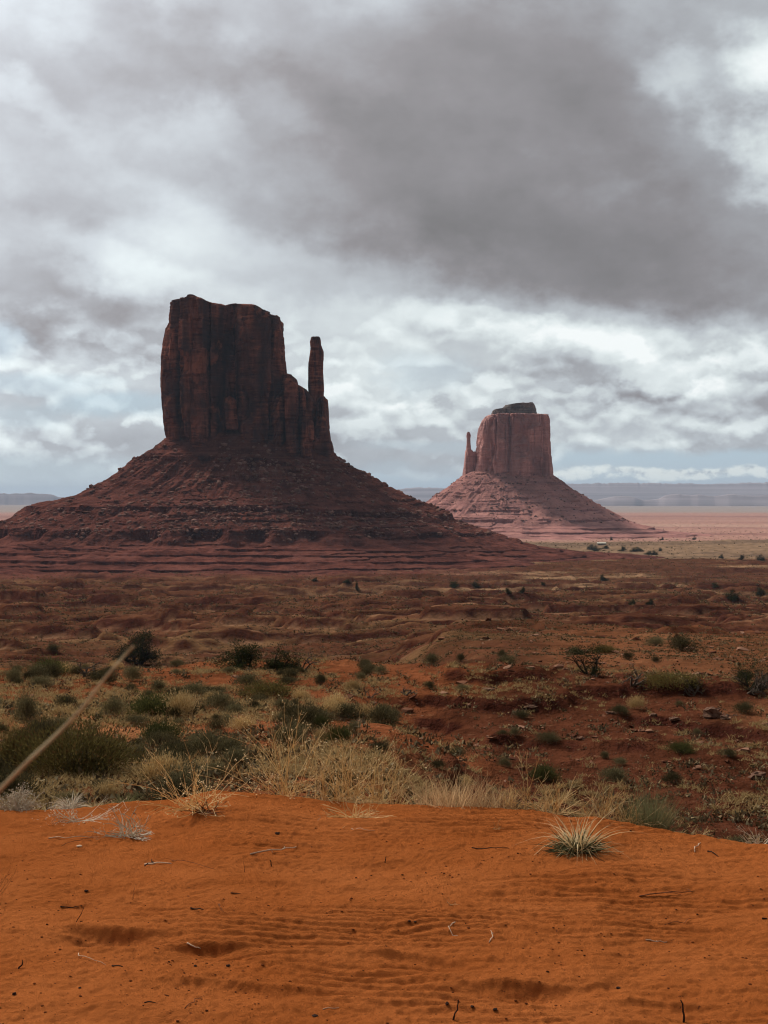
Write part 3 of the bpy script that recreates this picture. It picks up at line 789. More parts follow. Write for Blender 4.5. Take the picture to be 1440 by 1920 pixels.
cap2 = block(zs, l_, r_, 3156, 3240, tops(p, [(940, 760), (946, 758), (955, 757), (964, 755.5), (975, 754.5), (996, 754), (1002, 758)]), float(p.z(768)), 0, 0, 300, 50, 69, None, .5, 5)
joined('cap_rock', [cap, cap2], m_cap, eb)
EL = [(-14, 60), (0, 53), (12, 44), (33, 27), (36, 24), (56, 11), (60, 4), (80, -8), (105, -21), (107, -25), (130, -36), (140, -42), (142, -46), (170, -55), (200, -58), (202, -62), (235, -66), (237, -69), (280, -72), (380, -82)]
ER = [(-14, 60), (0, 55), (12, 47), (30, 34), (33, 27), (50, 18), (53, 15), (72, 6), (118, -22), (121, -26), (155, -41), (160, -44), (162, -47), (190, -55), (222, -63), (224, -66), (250, -70), (252, -72), (290, -74), (390, -84)]
EF = [(-14, 62), (0, 58), (12, 49), (32, 36), (34, 33), (54, 19), (57, 16), (85, -2), (122, -24), (124, -29), (150, -38), (165, -43), (167, -49), (195, -56), (215, -58), (217, -62), (245, -66), (247, -70), (290, -73), (390, -83)]
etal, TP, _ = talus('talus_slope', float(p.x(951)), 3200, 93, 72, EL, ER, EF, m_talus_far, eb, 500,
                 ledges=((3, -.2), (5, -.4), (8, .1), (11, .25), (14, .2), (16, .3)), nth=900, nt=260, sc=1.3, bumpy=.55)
rubble('boulders', TP, 900, 1.0, 3.6, m_boulder, eb, 15, lambda a, b_, c: (c[:, 2] > -50) * (c[:, 1] < 3250) * .5)

# ---- far mesas as solid land: foot, scree, cliff, flat top
def mesa_range(name, D, depth, azs, tops_, foot=-96, seed=0, n_=700, rough=12):
    a = np.linspace(azs[0], azs[1], n_)
    X = CX + FPX * a
    zt = (HY - np.interp(X, [t_[0] for t_ in tops_], [t_[1] for t_ in tops_])) / FPX * D
    kk = np.exp(-(np.arange(-9, 10) / 4.0) ** 2); kk /= kk.sum(); zt = np.convolve(np.pad(zt, 9, mode='edge'), kk, 'valid')
    hs = zt - foot
    zt = zt + .45 * rough * vn(X / 7, X * 0, seed=seed) * (zt - foot) / 300 + rough * .25 * vn(X / 2.5, X * 0, seed=seed + 1) * (zt - foot) / 300
    h = zt - foot
    wob = 0 * fbm(X / 40, X * 0, o=2, seed=seed + 2)
    rows = [(wob - 1.5 * hs * (1 - f_) - 20, foot - 30 + (hs + 30) * f_ + (h - hs) * f_ ** 6) for f_ in (0, .15, .35, .55, .75, .9, 1)] + [
            (depth * .5 + 0 * h, foot + h), (depth + 0 * h, foot + .97 * h), (depth + 900 + 0 * h, foot + 0 * h - 30)]
    V = [np.stack([np.sin(a) * (D + o_), np.cos(a) * (D + o_), z_], -1) for o_, z_ in rows]
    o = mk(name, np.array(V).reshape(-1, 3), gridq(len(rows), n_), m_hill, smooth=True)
    return tag(o, kind='structure')
mesa_range('hills', 26000, 5000, (-.09, .42), [(500, 955), (700, 930), (745, 917), (780, 914), (850, 915), (1000, 909), (1050, 907), (1150, 906), (1250, 907), (1330, 908), (1400, 906), (1500, 905), (2000, 912)], seed=3, rough=14)
mesa_range('hills', 19000, 2500, (.06, .42), [(1000, 946), (1110, 939), (1150, 930), (1185, 931), (1200, 938), (1228, 936), (1240, 929), (1262, 926), (1290, 929), (1300, 927), (1330, 931), (1355, 926), (1380, 928), (1400, 930), (1440, 928), (1600, 932), (2000, 946)], seed=13, rough=14)
mesa_range('hills', 23000, 2500, (-.42, -.19), [(-600, 935), (-100, 930), (0, 925.5), (20, 926), (24, 924.5), (30, 927), (44, 925), (58, 926), (66, 924), (76, 924.5), (80, 926), (100, 926.5), (112, 928), (118, 932), (126, 932), (160, 938), (200, 946)], seed=23, rough=10)

# ================================================================ plants
def unit(v):
    return v / (np.linalg.norm(v, axis=-1, keepdims=True) + 1e-9)
def blades(rg, base, dirs, length, width, droop, nseg=3):
    """flat tapering leaves/blades: base (n,3), start direction (n,3), length (n,), bending over by droop"""
    n_ = len(base)
    side = unit(np.cross(dirs, rg.normal(size=(n_, 3)))) * (np.asarray(width) * np.ones(n_))[:, None] * .5
    t = np.linspace(0, 1, nseg + 1)
    ln = (np.asarray(length) * np.ones(n_))[:, None, None]
    dr = (np.asarray(droop) * np.ones(n_))[:, None, None]
    hor = dirs.copy(); hor[:, 2] = 0; hor = unit(hor + 1e-4)
    P_ = base[:, None] + (dirs[:, None] * t[None, :, None] + (hor[:, None] * .5 - np.array([0, 0, 1.]) ) * dr * (t ** 2)[None, :, None]) * ln
    wt = (1 - t ** 1.5)[None, :, None]
    Lf = P_[:, :-1] - side[:, None] * wt[:, :-1]; Rt = P_[:, :-1] + side[:, None] * wt[:, :-1]
    V = np.concatenate([np.stack([Lf, Rt], 2).reshape(n_, -1, 3), P_[:, -1:]], 1)
    k = 2 * nseg + 1
    q_ = np.array([[2 * i, 2 * i + 1, 2 * i + 3, 2 * i + 2] for i in range(nseg - 1)], np.int32).reshape(-1, 4)
    t_ = np.array([[2 * nseg - 2, 2 * nseg - 1, 2 * nseg]], np.int32)
    off = (np.arange(n_) * k)[:, None, None]
    return V.reshape(-1, 3), (q_[None] + off).reshape(-1, 4), (t_[None] + off).reshape(-1, 3)
def leaves(rg, c, dirs, ln, wd):
    """tiny three-cornered leaves"""
    n_ = len(c)
    side = unit(np.cross(dirs, rg.normal(size=(n_, 3)))) * (wd * (.6 + .8 * rg.random(n_)))[:, None] * .5
    tip = dirs * (ln * (.6 + .8 * rg.random(n_)))[:, None]
    V = np.stack([c - side, c + side, c + tip], 1).reshape(-1, 3)
    return V, np.zeros((0, 4), np.int32), np.arange(n_ * 3, dtype=np.int32).reshape(-1, 3)
def tube(pts, r0, r1, sides=3):
    pts = np.asarray(pts, F); k = len(pts)
    tg = np.gradient(pts, axis=0); tg = unit(tg)
    a = np.cross(tg, [0.13, 0.31, .94]); a = unit(a + 1e-6); b_ = np.cross(tg, a)
    r = np.linspace(r0, r1, k)[:, None, None]
    th = np.arange(sides) * 2 * np.pi / sides
    V = pts[:, None] + (a[:, None] * np.cos(th)[None, :, None] + b_[:, None] * np.sin(th)[None, :, None]) * r
    V = np.concatenate([V.reshape(-1, 3), pts[:1] - tg[:1] * r0 * .5, pts[-1:] + tg[-1:] * r1])
    T = [(k * sides, (j + 1) % sides, j) for j in range(sides)] + [(k * sides + 1, (k - 1) * sides + j, (k - 1) * sides + (j + 1) % sides) for j in range(sides)]
    return V, gridq(k, sides, True).astype(np.int32), np.array(T, np.int32)
class Acc:
    def __init__(s): s.V, s.Q, s.T, s.n = [], [], [], 0
    def add(s, vqt):
        V, Q, T = vqt
        s.V.append(V); s.Q.append(np.asarray(Q, np.int64).reshape(-1, 4) + s.n); s.T.append(np.asarray(T, np.int64).reshape(-1, 3) + s.n); s.n += len(V)
        return s
    def make(s, name, m, parent=None, smooth=False):
        return mk(name, np.concatenate(s.V), np.concatenate(s.Q), m, parent, smooth, None, np.concatenate(s.T))
def sph(rg, n_, up=0.0):
    v = rg.normal(size=(n_, 3)); v[:, 2] += up
    return unit(v)
def wiggle(rg, p0, d0, ln, k, jit, bend=(0, 0, 0)):
    pts = [np.array(p0, F)]; d = np.array(d0, F); d /= np.linalg.norm(d)
    for i in range(k):
        d = d + rg.normal(size=3) * jit + np.array(bend) / k
        d /= np.linalg.norm(d)
        pts.append(pts[-1] + d * ln / k)
    return np.array(pts), d

def shrub_geo(seed, w=1.0, h=.6, n_=1600, ncl=16, leaf=.035, upright=.6, asym=.5, open_=0.3):
    """a rounded desert shrub: leaf clumps over a dome, twigs from the root"""
    rg = np.random.default_rng(seed)
    cl = []
    for i in range(ncl):
        a = rg.random() * 6.283; e = rg.random() ** .7 * 1.45
        r = (.55 + .45 * rg.random())
        cl.append([math.cos(a) * math.cos(e) * r * w * .42 * (1 + asym * rg.normal() * .5), math.sin(a) * math.cos(e) * r * w * .42, h * (.25 + .62 * math.sin(e) * r) * (1 + asym * rg.normal() * .35)])
    cl = np.array(cl); cl[:, 2] = np.clip(cl[:, 2], h * .12, h * 1.05)
    sz_ = .10 + .09 * rg.random(ncl)
    k = rg.integers(0, ncl, n_)
    off = rg.normal(size=(n_, 3)) * (sz_[k] * w)[:, None] * np.array([1, 1, .72])
    c = cl[k] + off
    c[:, 2] = np.abs(c[:, 2])
    root = np.array([0, 0, -.02])
    d = unit(unit(c - root) * 1.0 + rg.normal(size=(n_, 3)) * .45 + np.array([0, 0, upright]))
    fol = Acc().add(leaves(rg, c, d, leaf * w * 1.8, leaf * w * .75))
    stray = int(n_ * open_)
    c2 = cl[rg.integers(0, ncl, stray)] + rg.normal(size=(stray, 3)) * w * .12
    c2[:, 2] = np.abs(c2[:, 2])
    fol.add(leaves(rg, c2, unit(c2 + rg.normal(size=(stray, 3)) * .2 + np.array([0, 0, .4])), leaf * w * 3.2, leaf * w * .4))
    st = Acc()
    for q_ in cl:
        p_ = np.stack([root * (1 - t_) + (q_ + np.array([0, 0, -h * .1 * math.sin(3.14 * t_)])) * t_ + rg.normal(size=3) * .012 * w for t_ in np.linspace(0, 1, 5)])
        st.add(tube(p_, .012 * w, .004 * w))
    return fol, st
def juniper_geo(seed, w=3.0, h=2.0, n_=9000, ncl=26, open_=.3):
    rg = np.random.default_rng(seed)
    st = Acc(); tips = []
    ns = 5
    for s_ in range(ns):
        a = s_ / ns * 6.283 + rg.random()
        d0 = (math.cos(a) * .8, math.sin(a) * .8, .7 + .5 * rg.random())
        pts, d = wiggle(rg, (0, 0, -.1), d0, h * (.55 + .3 * rg.random()), 6, .22)
        st.add(tube(pts, .035 * w, .014 * w, 6))
        for b_ in range(int(ncl / ns)):
            i = rg.integers(2, len(pts))
            q_, _ = wiggle(rg, pts[i], unit(d + rg.normal(size=3) * .9 + np.array([0, 0, .1])), h * (.25 + .3 * rg.random()), 4, .3)
            st.add(tube(q_, .012 * w, .004 * w, 4)); tips.append(q_[-1]); tips.append(q_[2])
    tips = np.array(tips); tips[:, 0] *= w / (2 * np.abs(tips[:, 0]).max()) * .85; tips[:, 1] *= w / (2 * np.abs(tips[:, 1]).max()) * .85
    tips[:, 2] = np.clip(tips[:, 2], h * .12, None) * h / tips[:, 2].max() * .9
    k = rg.integers(0, len(tips), n_)
    sg = (.055 + .05 * rg.random(len(tips))) * w
    c = tips[k] + rg.normal(size=(n_, 3)) * sg[k][:, None] * np.array([1, 1, .75])
    c[:, 2] = np.maximum(c[:, 2], .03 * h)
    fol = Acc().add(leaves(rg, c, unit(unit(c - tips[k]) + rg.normal(size=(n_, 3)) * .4 + np.array([0, 0, .5])), .035 * w, .014 * w))
    return fol, st
def dead_geo(seed, w=2.0, h=1.5, lean=0.0, depth=4, thick=.05, n0=3):
    rg = np.random.default_rng(seed); st = Acc(); tw = Acc()
    def grow(p, d, ln, r, lv):
        pts, d2 = wiggle(rg, p, d, ln, 6, .17, (0, 0, .15))
        (st if lv >= depth - 1 else tw).add(tube(pts, r, r * .5, 5 if lv > 1 else 3))
        if lv <= 0: return
        for i in range(rg.integers(2, 4)):
            j = rg.integers(2, len(pts))
            grow(pts[j], unit(d2 + rg.normal(size=3) * .75), ln * (.5 + .3 * rg.random()), r * .55, lv - 1)
    for i in range(n0):
        a = rg.random() * 6.283
        grow((0, 0, -.05), unit(np.array([math.cos(a) * .8 * w / h + lean, math.sin(a) * .6, .8])), h * .6, thick * h, depth - 1 + (i == 0))
    return st, tw
def weed_geo(seed, w, h, n_, curl=.6, twig=3, r=.0016, seg_=7, seeds=0, low=.15, up=1.35, jit=.10, fine=.5):
    """dry weed: arching stems from one root with side twigs"""
    rg = np.random.default_rng(seed); st = Acc(); tips = []
    R0 = math.hypot(w / 2, h)
    for i in range(n_):
        a = rg.random() * 6.283; e = low + (up - low) * rg.random()
        L_ = (w / 2 * math.cos(e) ** 2 + h * math.sin(e) ** 2) * (.55 + .6 * rg.random())
        d0 = np.array([math.cos(a) * math.cos(e), math.sin(a) * math.cos(e) * .8, math.sin(e) + .1])
        b_ = rg.normal(size=3) * curl * .5 + np.array([0, 0, -curl * .5 if e < .8 else .1])
        p0 = np.array([rg.normal() * w * .07, rg.normal() * w * .05, -.01])
        pts, d = wiggle(rg, p0, d0, L_, seg_, jit, b_)
        pts[:, 2] = np.maximum(pts[:, 2], .002)
        rr_ = r * (.7 + .6 * rg.random())
        st.add(tube(pts, rr_, rr_ * .4)); tips.append(pts[-1])
        for j in range(twig):
            k = rg.integers(2, seg_)
            q_, _ = wiggle(rg, pts[k], unit(pts[k] - pts[k - 1]) + rg.normal(size=3) * .55, L_ * (.15 + .3 * rg.random()), 4, .14)
            q_[:, 2] = np.maximum(q_[:, 2], .002)
            st.add(tube(q_, rr_ * fine, rr_ * fine * .5)); tips.append(q_[-1])
    if seeds:
        tips = np.array(tips)
        c = tips[rg.integers(0, len(tips), seeds)] + rg.normal(size=(seeds, 3)) * .012
        c[:, 2] = np.maximum(c[:, 2], .004)
        st.add(leaves(rg, c, sph(rg, seeds, .3), .009, .007))
    return st
def tuft_geo(seed, w, h, n_, width=.004, droop=(.1, .7), spread=.8, base=.1, nseg=4, lmin=.5):
    rg = np.random.default_rng(seed)
    a = rg.random(n_) * 6.283; rr_ = np.sqrt(rg.random(n_))
    b_ = np.stack([np.cos(a) * rr_ * w * base, np.sin(a) * rr_ * w * base, np.full(n_, -.01)], 1)
    tilt = spread * rr_ * (.5 + .7 * rg.random(n_))
    d = np.stack([np.cos(a) * np.sin(tilt), np.sin(a) * np.sin(tilt), np.cos(tilt)], 1)
    d = unit(d + rg.normal(size=d.shape) * .2)
    return Acc().add(blades(rg, b_, d, h * (lmin + (1.15 - lmin) * rg.random(n_)), width, droop[0] + (droop[1] - droop[0]) * rg.random(n_) * (.4 + rr_), nseg))

# ---- master meshes (built once, shared by their copies)
_pool = {}
def master(kind, v):
    """leaf and branch meshes of one kind; one metre wide, scaled on use"""
    key = (kind, v)
    if key not in _pool:
        S = 1000 + v * 37 + len(kind)
        if kind == 'juniper': a, b_ = juniper_geo(S, 1.0, .72, 7000); m2 = m_bark; m1 = LM['juniper']
        elif kind == 'openjuniper': a, b_ = juniper_geo(S, 1.0, .8, 2600, 34); m2 = m_bark; m1 = LM['juniper']
        elif kind == 'big': a, b_ = shrub_geo(S, 1, .36, 9000, 42, .018, .9); m1, m2 = LM['olive'], m_wood
        elif kind == 'green': a, b_ = shrub_geo(S, 1, .45, 3600, 24, .026, .9); m1, m2 = LM['green'], m_wood
        elif kind == 'grey': a, b_ = shrub_geo(S, 1, .5, 2400, 18, .030, .5); m1, m2 = LM['grey'], m_wood
        elif kind == 'dark': a, b_ = shrub_geo(S, 1, .5, 2400, 16, .030, .4); m1, m2 = LM['dark'], m_wood
        elif kind == 'olive': a, b_ = shrub_geo(S, 1, .4, 3000, 20, .028, .9); m1, m2 = LM['olive'], m_wood
        elif kind == 'straw': a, b_ = shrub_geo(S, 1, .5, 1800, 14, .034, 1.1); m1, m2 = LM['straw'], m_wood
        ma = a.make('foliage', m1); mb = b_.make('branches', m2)
        _pool[key] = (ma.data, mb.data)
        bpy.data.objects.remove(ma); bpy.data.objects.remove(mb)
    return _pool[key]
NAMES = dict(juniper='juniper_tree', openjuniper='juniper_tree', big='rabbitbrush', green='green_shrub', grey='sagebrush', dark='dark_shrub', olive='olive_shrub', straw='straw_shrub')
CATS = dict(juniper='juniper', openjuniper='juniper', big='bush', green='bush', grey='sagebrush', dark='bush', olive='bush', straw='bush')
rngp = random.Random(77)
def plant(kind, X, Y, wpx, hpx, label, group, v=None, at=None, parts=True, tint=None):
    x, y, z = at if at else hit(X, Y)
    k = math.hypot(x, y) / FPX
    w = wpx * k; h = hpx * k
    da, db = master(kind, v if v is not None else rngp.randrange(3))
    root = empty(NAMES[kind], (x, y + w * .25, z - .02 * w), rngp.random() * 6.28)
    h0 = max(c_[2] for c_ in _bb(da)); w0 = (max(c_[0] for c_ in _bb(da)) - min(c_[0] for c_ in _bb(da)))
    root.scale = (.86 * w / w0, .86 * w / w0, h / h0)
    for nm, dt in (('foliage', da), ('branches', db)):
        o = bpy.data.objects.new(nm, dt); SC.collection.objects.link(o); o.parent = root
    tag(root, label, CATS[kind], group)
    return root
_bbc = {}
def _bb(me):
    if me.name not in _bbc:
        c = np.empty(len(me.vertices) * 3, np.float32); me.vertices.foreach_get('co', c); c = c.reshape(-1, 3)
        lo, hi = np.percentile(c, 1.5, axis=0), np.percentile(c, 98.5, axis=0)
        _bbc[me.name] = [tuple(lo), tuple(hi)]
    return _bbc[me.name]
G1 = 'shrubs on the slope below the dune'
G2 = 'junipers at the edge of the near slope'
for a in [
 ('juniper', 253, 1246, 74, 60, 'round dark juniper standing alone at the slope edge behind the blurred stalk', G2, 0),
 ('juniper', 453, 1258, 92, 50, 'widest dark juniper of the pair at the slope edge under the big butte', G2, 1),
 ('juniper', 525, 1260, 70, 42, 'lower dark juniper directly right of the widest one, beside a dead snag', G2, 2),
 ('openjuniper', 1108, 1266, 74, 58, 'open gnarled juniper on the crest of the red mound at the right', G2, 0),
 ('openjuniper', 1415, 1296, 90, 50, 'sparse twiggy juniper at the right edge of the photo', G2, 1),
 ('green', 85, 1266, 78, 30, 'dark green spreading shrub left of the fallen dead tree', G1, 0),
 ('dark', 97, 1224, 26, 16, 'small dark bush isolated at the far left slope edge', G1, 0),
 ('grey', 70, 1288, 50, 20, 'low grey bush below the dark green spreading shrub', G1, 0),
 ('grey', 20, 1280, 40, 25, 'greyish sagebrush cut by the left edge, highest on the slope', G1, 1),
 ('grey', 45, 1354, 64, 48, 'tall purplish grey sagebrush near the left edge', G1, 2),
 ('dark', 120, 1327, 46, 22, 'flat dark bush right of the tall purplish sagebrush', G1, 1),
 ('dark', 182, 1352, 20, 13, 'tiny dark bush under the middle of the blurred stalk', G1, 2),
 ('green', 283, 1348, 108, 44, 'broad mossy green mound in the middle of the left slope', G1, 1),
 ('dark', 328, 1350, 26, 24, 'small dark bush at the right end of the mossy mound', G1, 0),
 ('dark', 325, 1308, 56, 20, 'flat dark bush above the mossy green mound', G1, 1),
 ('dark', 405, 1302, 46, 14, 'very low dark mat right above the green mound', G1, 2),
 ('grey', 250, 1362, 60, 20, 'low grey sagebrush right below the mossy mound', G1, 0),
 ('green', 303, 1396, 88, 42, 'deep green bush below the mossy green mound', G1, 2),
 ('grey', 258, 1434, 52, 38, 'grey bush touching the right end of the big rusty bush', G1, 1),
 ('grey', 330, 1252, 34, 14, 'pale grey bush between the junipers', G1, 2),
 ('grey', 430, 1262, 30, 12, 'pale grey bush at the foot of the widest juniper', G1, 0),
 ('grey', 465, 1290, 64, 26, 'mauve grey sagebrush under the widest juniper', G1, 1),
 ('dark', 537, 1284, 46, 15, 'dark low bush under the right juniper of the pair', G1, 0),
 ('dark', 600, 1287, 30, 23, 'compact dark bush right of the dead snag', G1, 1),
 ('olive', 500, 1308, 132, 28, 'long yellowish green mat of brush in mid slope', G1, 0),
 ('dark', 475, 1332, 32, 18, 'small dark bush below the long yellowish mat', G1, 2),
 ('dark', 548, 1352, 62, 30, 'dark grey bush below right of the yellowish mat', G1, 0),
 ('grey', 528, 1330, 44, 20, 'grey bush touching the underside of the yellowish mat', G1, 2),
 ('straw', 455, 1372, 62, 28, 'straw and green bush in the bare orange patch', G1, 1),
 ('dark', 405, 1354, 24, 14, 'lonely small dark bush left of the straw bush', G1, 1),
 ('green', 636, 1396, 58, 36, 'green clump above the big dry weed at centre', G1, 0),
 ('grey', 543, 1404, 94, 46, 'large grey green sagebrush behind the thin dry stems', G1, 0),
 ('green', 602, 1367, 34, 24, 'small green clump above the larger centre clump', G1, 1),
 ('dark', 712, 1416, 42, 26, 'dark clump at the right end of the centre bushes', G1, 2),
 ('grey', 440, 1442, 62, 36, 'brownish grey bush behind the sprawled weed', G1, 1),
 ('big', 30, 1452, 110, 78, 'brown domed bush in the lower left corner of the slope', G1, 1),
 ('big', 132, 1462, 236, 92, 'largest bush, rusty olive and wide, at lower left behind the dune', G1, 0),
 ('grey', 150, 1464, 80, 56, 'grey green leafy bush in front of the largest rusty bush', G1, 2),
 ('dark', 865, 1242, 18, 18, 'small dark bush at far side of the red gully', G1, 0),
 ('dark', 943, 1235, 22, 16, 'small dark bush right of the gully wall', G1, 1),
 ('dark', 1282, 1222, 62, 30, 'dense dark bush on the orange bank at the right', G1, 2),
 ('grey', 1232, 1212, 38, 18, 'pale grey bush left of the dense dark bush', G1, 0),
 ('olive', 1136, 1226, 54, 16, 'dull green strip of brush behind the gnarled juniper', G1, 1),
 ('grey', 1080, 1228, 34, 14, 'grey bush left behind the gnarled juniper', G1, 1),
 ('dark', 1178, 1238, 24, 16, 'round dark bush on bare orange earth', G1, 0),
 ('dark', 1230, 1243, 18, 11, 'smallest dark bush on bare orange earth', G1, 1),
 ('olive', 1262, 1294, 118, 30, 'wide olive mat of brush at right behind the dead trees', G1, 2),
 ('dark', 1300, 1300, 46, 28, 'dark bush on the right end of the olive mat', G1, 0),
 ('dark', 980, 1348, 36, 14, 'low dark bush on the bare red mound', G1, 0),
 ('grey', 1030, 1397, 54, 22, 'grey bush below the stony bank', G1, 1),
 ('dark', 1165, 1342, 42, 18, 'dark bush under the overhang of the stony bank', G1, 1),
 ('dark', 1370, 1422, 38, 16, 'dark flat bush among tan grass at lower right', G1, 2),
 ('green', 1282, 1416, 60, 22, 'dull green bush among tan grass at lower right', G1, 2),
 ('dark', 1262, 1472, 48, 22, 'darkest bush beside the feathery grey green bush', G1, 1),
 ('green', 1020, 1468, 62, 32, 'dark green bush behind the thin upright stalk', G1, 0),
 ('grey', 1135, 1424, 24, 14, 'small grey bush amid the tan grass belt', G1, 2),
 ('dark', 1400, 1340, 50, 22, 'dark bush at right edge near the split boulder', G1, 0),
 ('grey', 866, 1296, 30, 12, 'small grey bush at top of the red mound', G1, 1),
 ('dark', 806, 1292, 26, 14, 'small dark bush left of the red mound', G1, 2),
]:
    plant(*a)
# far trees on the valley floor
G3 = 'dark trees dotted over the valley floor'
for X, Y, w_, h_, lb in [
 (850, 1102, 22, 11, 'leftmost dark tree of the pair below the smaller butte'), (893, 1102, 26, 12, 'right dark tree of the pair below the smaller butte'),
 (953, 1115, 13, 12, 'small dark tree left of its near twin on the plain'), (980, 1112, 13, 11, 'small dark tree right of its near twin on the plain'),
 (1132, 1089, 16, 12, 'lone dark tree straight below the pale cabin'), (1187, 1134, 15, 10, 'left one of two trees on the tan flat'),
 (1220, 1134, 17, 11, 'right one of two trees on the tan flat'), (1376, 1126, 23, 20, 'roundest dark tree at the right of the plain'),
 (1431, 1117, 22, 14, 'dark tree cut by the right edge of the plain'), (1340, 1103, 17, 9, 'flat dark tree above the roundest tree'),
 (1018, 1098, 12, 7, 'faint dark tree in the tan patch'), (670, 1110, 9, 18, 'slim dark tree under the big butte'),
 (590, 1090, 10, 7, 'tiny dark tree left of the tan patch under the big butte'), (650, 1094, 14, 7, 'tiny wide tree beside the slim dark one'),
 (1108, 1031, 13, 10, 'tree at lower left of the pale cabin'), (1117, 1033, 18, 9, 'wider tree just below the pale cabin'),
 (1135, 1030, 16, 7, 'flat tree below right of the pale cabin'), (1168, 1034, 13, 10, 'round tree right of the cabin'),
 (1188, 1035, 13, 8, 'first small tree in the row right of the cabin'), (1199, 1034, 14, 8, 'second small tree in the row right of the cabin'),
 (1217, 1040, 13, 7, 'lower left tree of the row right of the cabin'), (1228, 1041, 12, 8, 'lower right tree of the row right of the cabin'),
 (1238, 1034, 8, 6, 'tiny tree ending the row right of the cabin'), (1353, 1047, 9, 7, 'small far tree on the right hill foot'),
 (1391, 1050, 12, 9, 'medium far tree on the right hill foot'), (1428, 1051, 15, 11, 'largest far tree on the right hill foot'),
 (1242, 1013, 8, 6, 'distant tree on the pale flat'), (1302, 1012, 8, 6, 'distant tree near the hill top'), (1147, 1013, 6, 6, 'distant speck of a tree beside the cabin roof')]:
    plant('juniper', X, Y, w_, h_, lb, G3)

# dead trees, log, snag
def dead(nm, X, Y, wpx, hpx, seed, label, cat, lean=0.0, thick=.05, n0=3, squash=1.0):
    x, y, z = hit(X, Y); k = y / FPX
    e = empty(nm, (x, y, z)); tag(e, label, cat)
    st, tw = dead_geo(seed, wpx * k, hpx * k, lean, 4, thick, n0)
    for v_, q_, t_ in zip(tw.V, tw.Q, tw.T):
        st.V.append(v_); st.Q.append(q_ + st.n); st.T.append(t_ + st.n)
    st.V = [v_ * np.array([1, 1, squash]) for v_ in st.V]
    st.make('trunk', m_wood, e, True)
dead('dead_tree', 160, 1268, 90, 42, 5, 'grey fallen dead tree with bare crooked branches beside the dark green shrub', 'dead tree', .9, .06, 4, .7)
dead('dead_snag', 567, 1260, 24, 44, 6, 'upright bare snag at the right end of the juniper pair', 'dead tree', .1, .05, 2)
dead('dead_tree', 1186, 1286, 60, 50, 7, 'bare dead tree right of the gnarled juniper', 'dead tree', .4, .05, 3)
dead('dead_tree', 1300, 1306, 46, 40, 8, 'small bare dead tree on the olive brush mat', 'dead tree', -.2, .05, 3)
dead('dead_tree', 1400, 1302, 100, 62, 9, 'tallest tangled dead tree near the right edge', 'dead tree', -.1, .045, 5)
dead('dead_snag', 760, 1304, 26, 26, 10, 'short dark stump with one broken prong on the red mound', 'stump', .2, .09, 2)
dead('dead_log', 1350, 1346, 66, 34, 12, 'dark fallen log lying on the pale boulder', 'log', 1.2, .09, 2, .6)
dead('dead_snag', 690, 1308, 30, 26, 14, 'low twiggy snag left of the red mound', 'dead tree', -.3, .05, 3)

# rocks near the bank
def rock(X, Y, wpx, hpx, seed, label, m=m_near_rock, nm='boulder', at=None):
    r_ = random.Random(seed); v, t = rock_verts(r_, 7, 10, .6)
    x, y, z = at or hit(X, Y); k = y / FPX
    v = v * (np.array([wpx, wpx * .8, hpx * 1.3]) * k * .5) * (1 + .18 * fbm(v[:, :1] * 2, v[:, 1:2] * 2, v[:, 2:] * 2, seed=seed))
    v[:, 2] = np.round(v[:, 2] / (.18 * hpx * k) ) * (.18 * hpx * k) * .6 + v[:, 2] * .4
    o = mk(nm, v, None, m, None, False, None, t)
    o.location = (x, y + wpx * k * .3, z + .25 * hpx * k)
    tag(o, label, 'rock', 'rocks on the stony bank')
rock(1338, 1348, 38, 32, 1, 'largest pale split boulder under the dark log')
rock(1362, 1350, 18, 12, 2, 'small boulder right of the largest pale one')
rock(1226, 1344, 14, 9, 3, 'light slab alone on the stony bank')
rock(1148, 1340, 22, 8, 4, 'flat slab low on the stony bank')
rock(990, 1330, 30, 7, 5, 'thin ledge slab on the left of the mound')
rock(1090, 1388, 16, 9, 6, 'buff rock under the grey bush below the bank')
rock(915, 1296, 24, 7, 7, 'dark ledge slab at the crown of the red mound')
rock(1265, 1352, 20, 10, 8, 'brown rock left of the largest pale boulder')
rock(1425, 1462, 34, 20, 9, 'brown rock half buried at the far right below the bank')
rock(305, 1410, 15, 8, 10, 'small brown rock under the deep green bush')

# ================================================================ scattered ground cover
rg = np.random.default_rng(9)
# small bushes nobody named: individuals in three look-alike groups
FG = {'grey': ('small grey sagebrush scattered over the near slope', 'small scattered sagebrush'),
      'dark': ('small dark bush scattered over the near slope', 'small scattered dark bushes'),
      'straw': ('small straw coloured bush scattered over the near slope', 'small scattered straw bushes')}
cnt = 0
while cnt < 190:
    d = 17 * (70 / 17) ** rg.random(); az_ = rg.uniform(-.27, .27)
    x, y = d * math.sin(az_), d * math.cos(az_)
    cover = fbm(np.array([x / 5]), np.array([y / 5]), o=3, seed=201)[0]
    pr = .75 if az_ < 0 else (.25 if d < 52 else .7)
    if cover < -.25 or rg.random() > pr: continue
    kd = ['grey', 'dark', 'straw'][int(rg.choice(3, p=[.42, .43, .15]))]
    w_ = .28 + .55 * rg.random() ** 2
    z = float(gz(x, y))
    da, db = master(kd, int(rg.integers(0, 3)))
    o = bpy.data.objects.new(NAMES[kd], da); SC.collection.objects.link(o)
    o.location = (x, y, z - .01); o.scale = (w_, w_, w_ * rg.uniform(.7, 1.2)); o.rotation_euler = (0, 0, rg.random() * 6.28)
    tag(o, FG[kd][0], CATS[kd], FG[kd][1]); cnt += 1
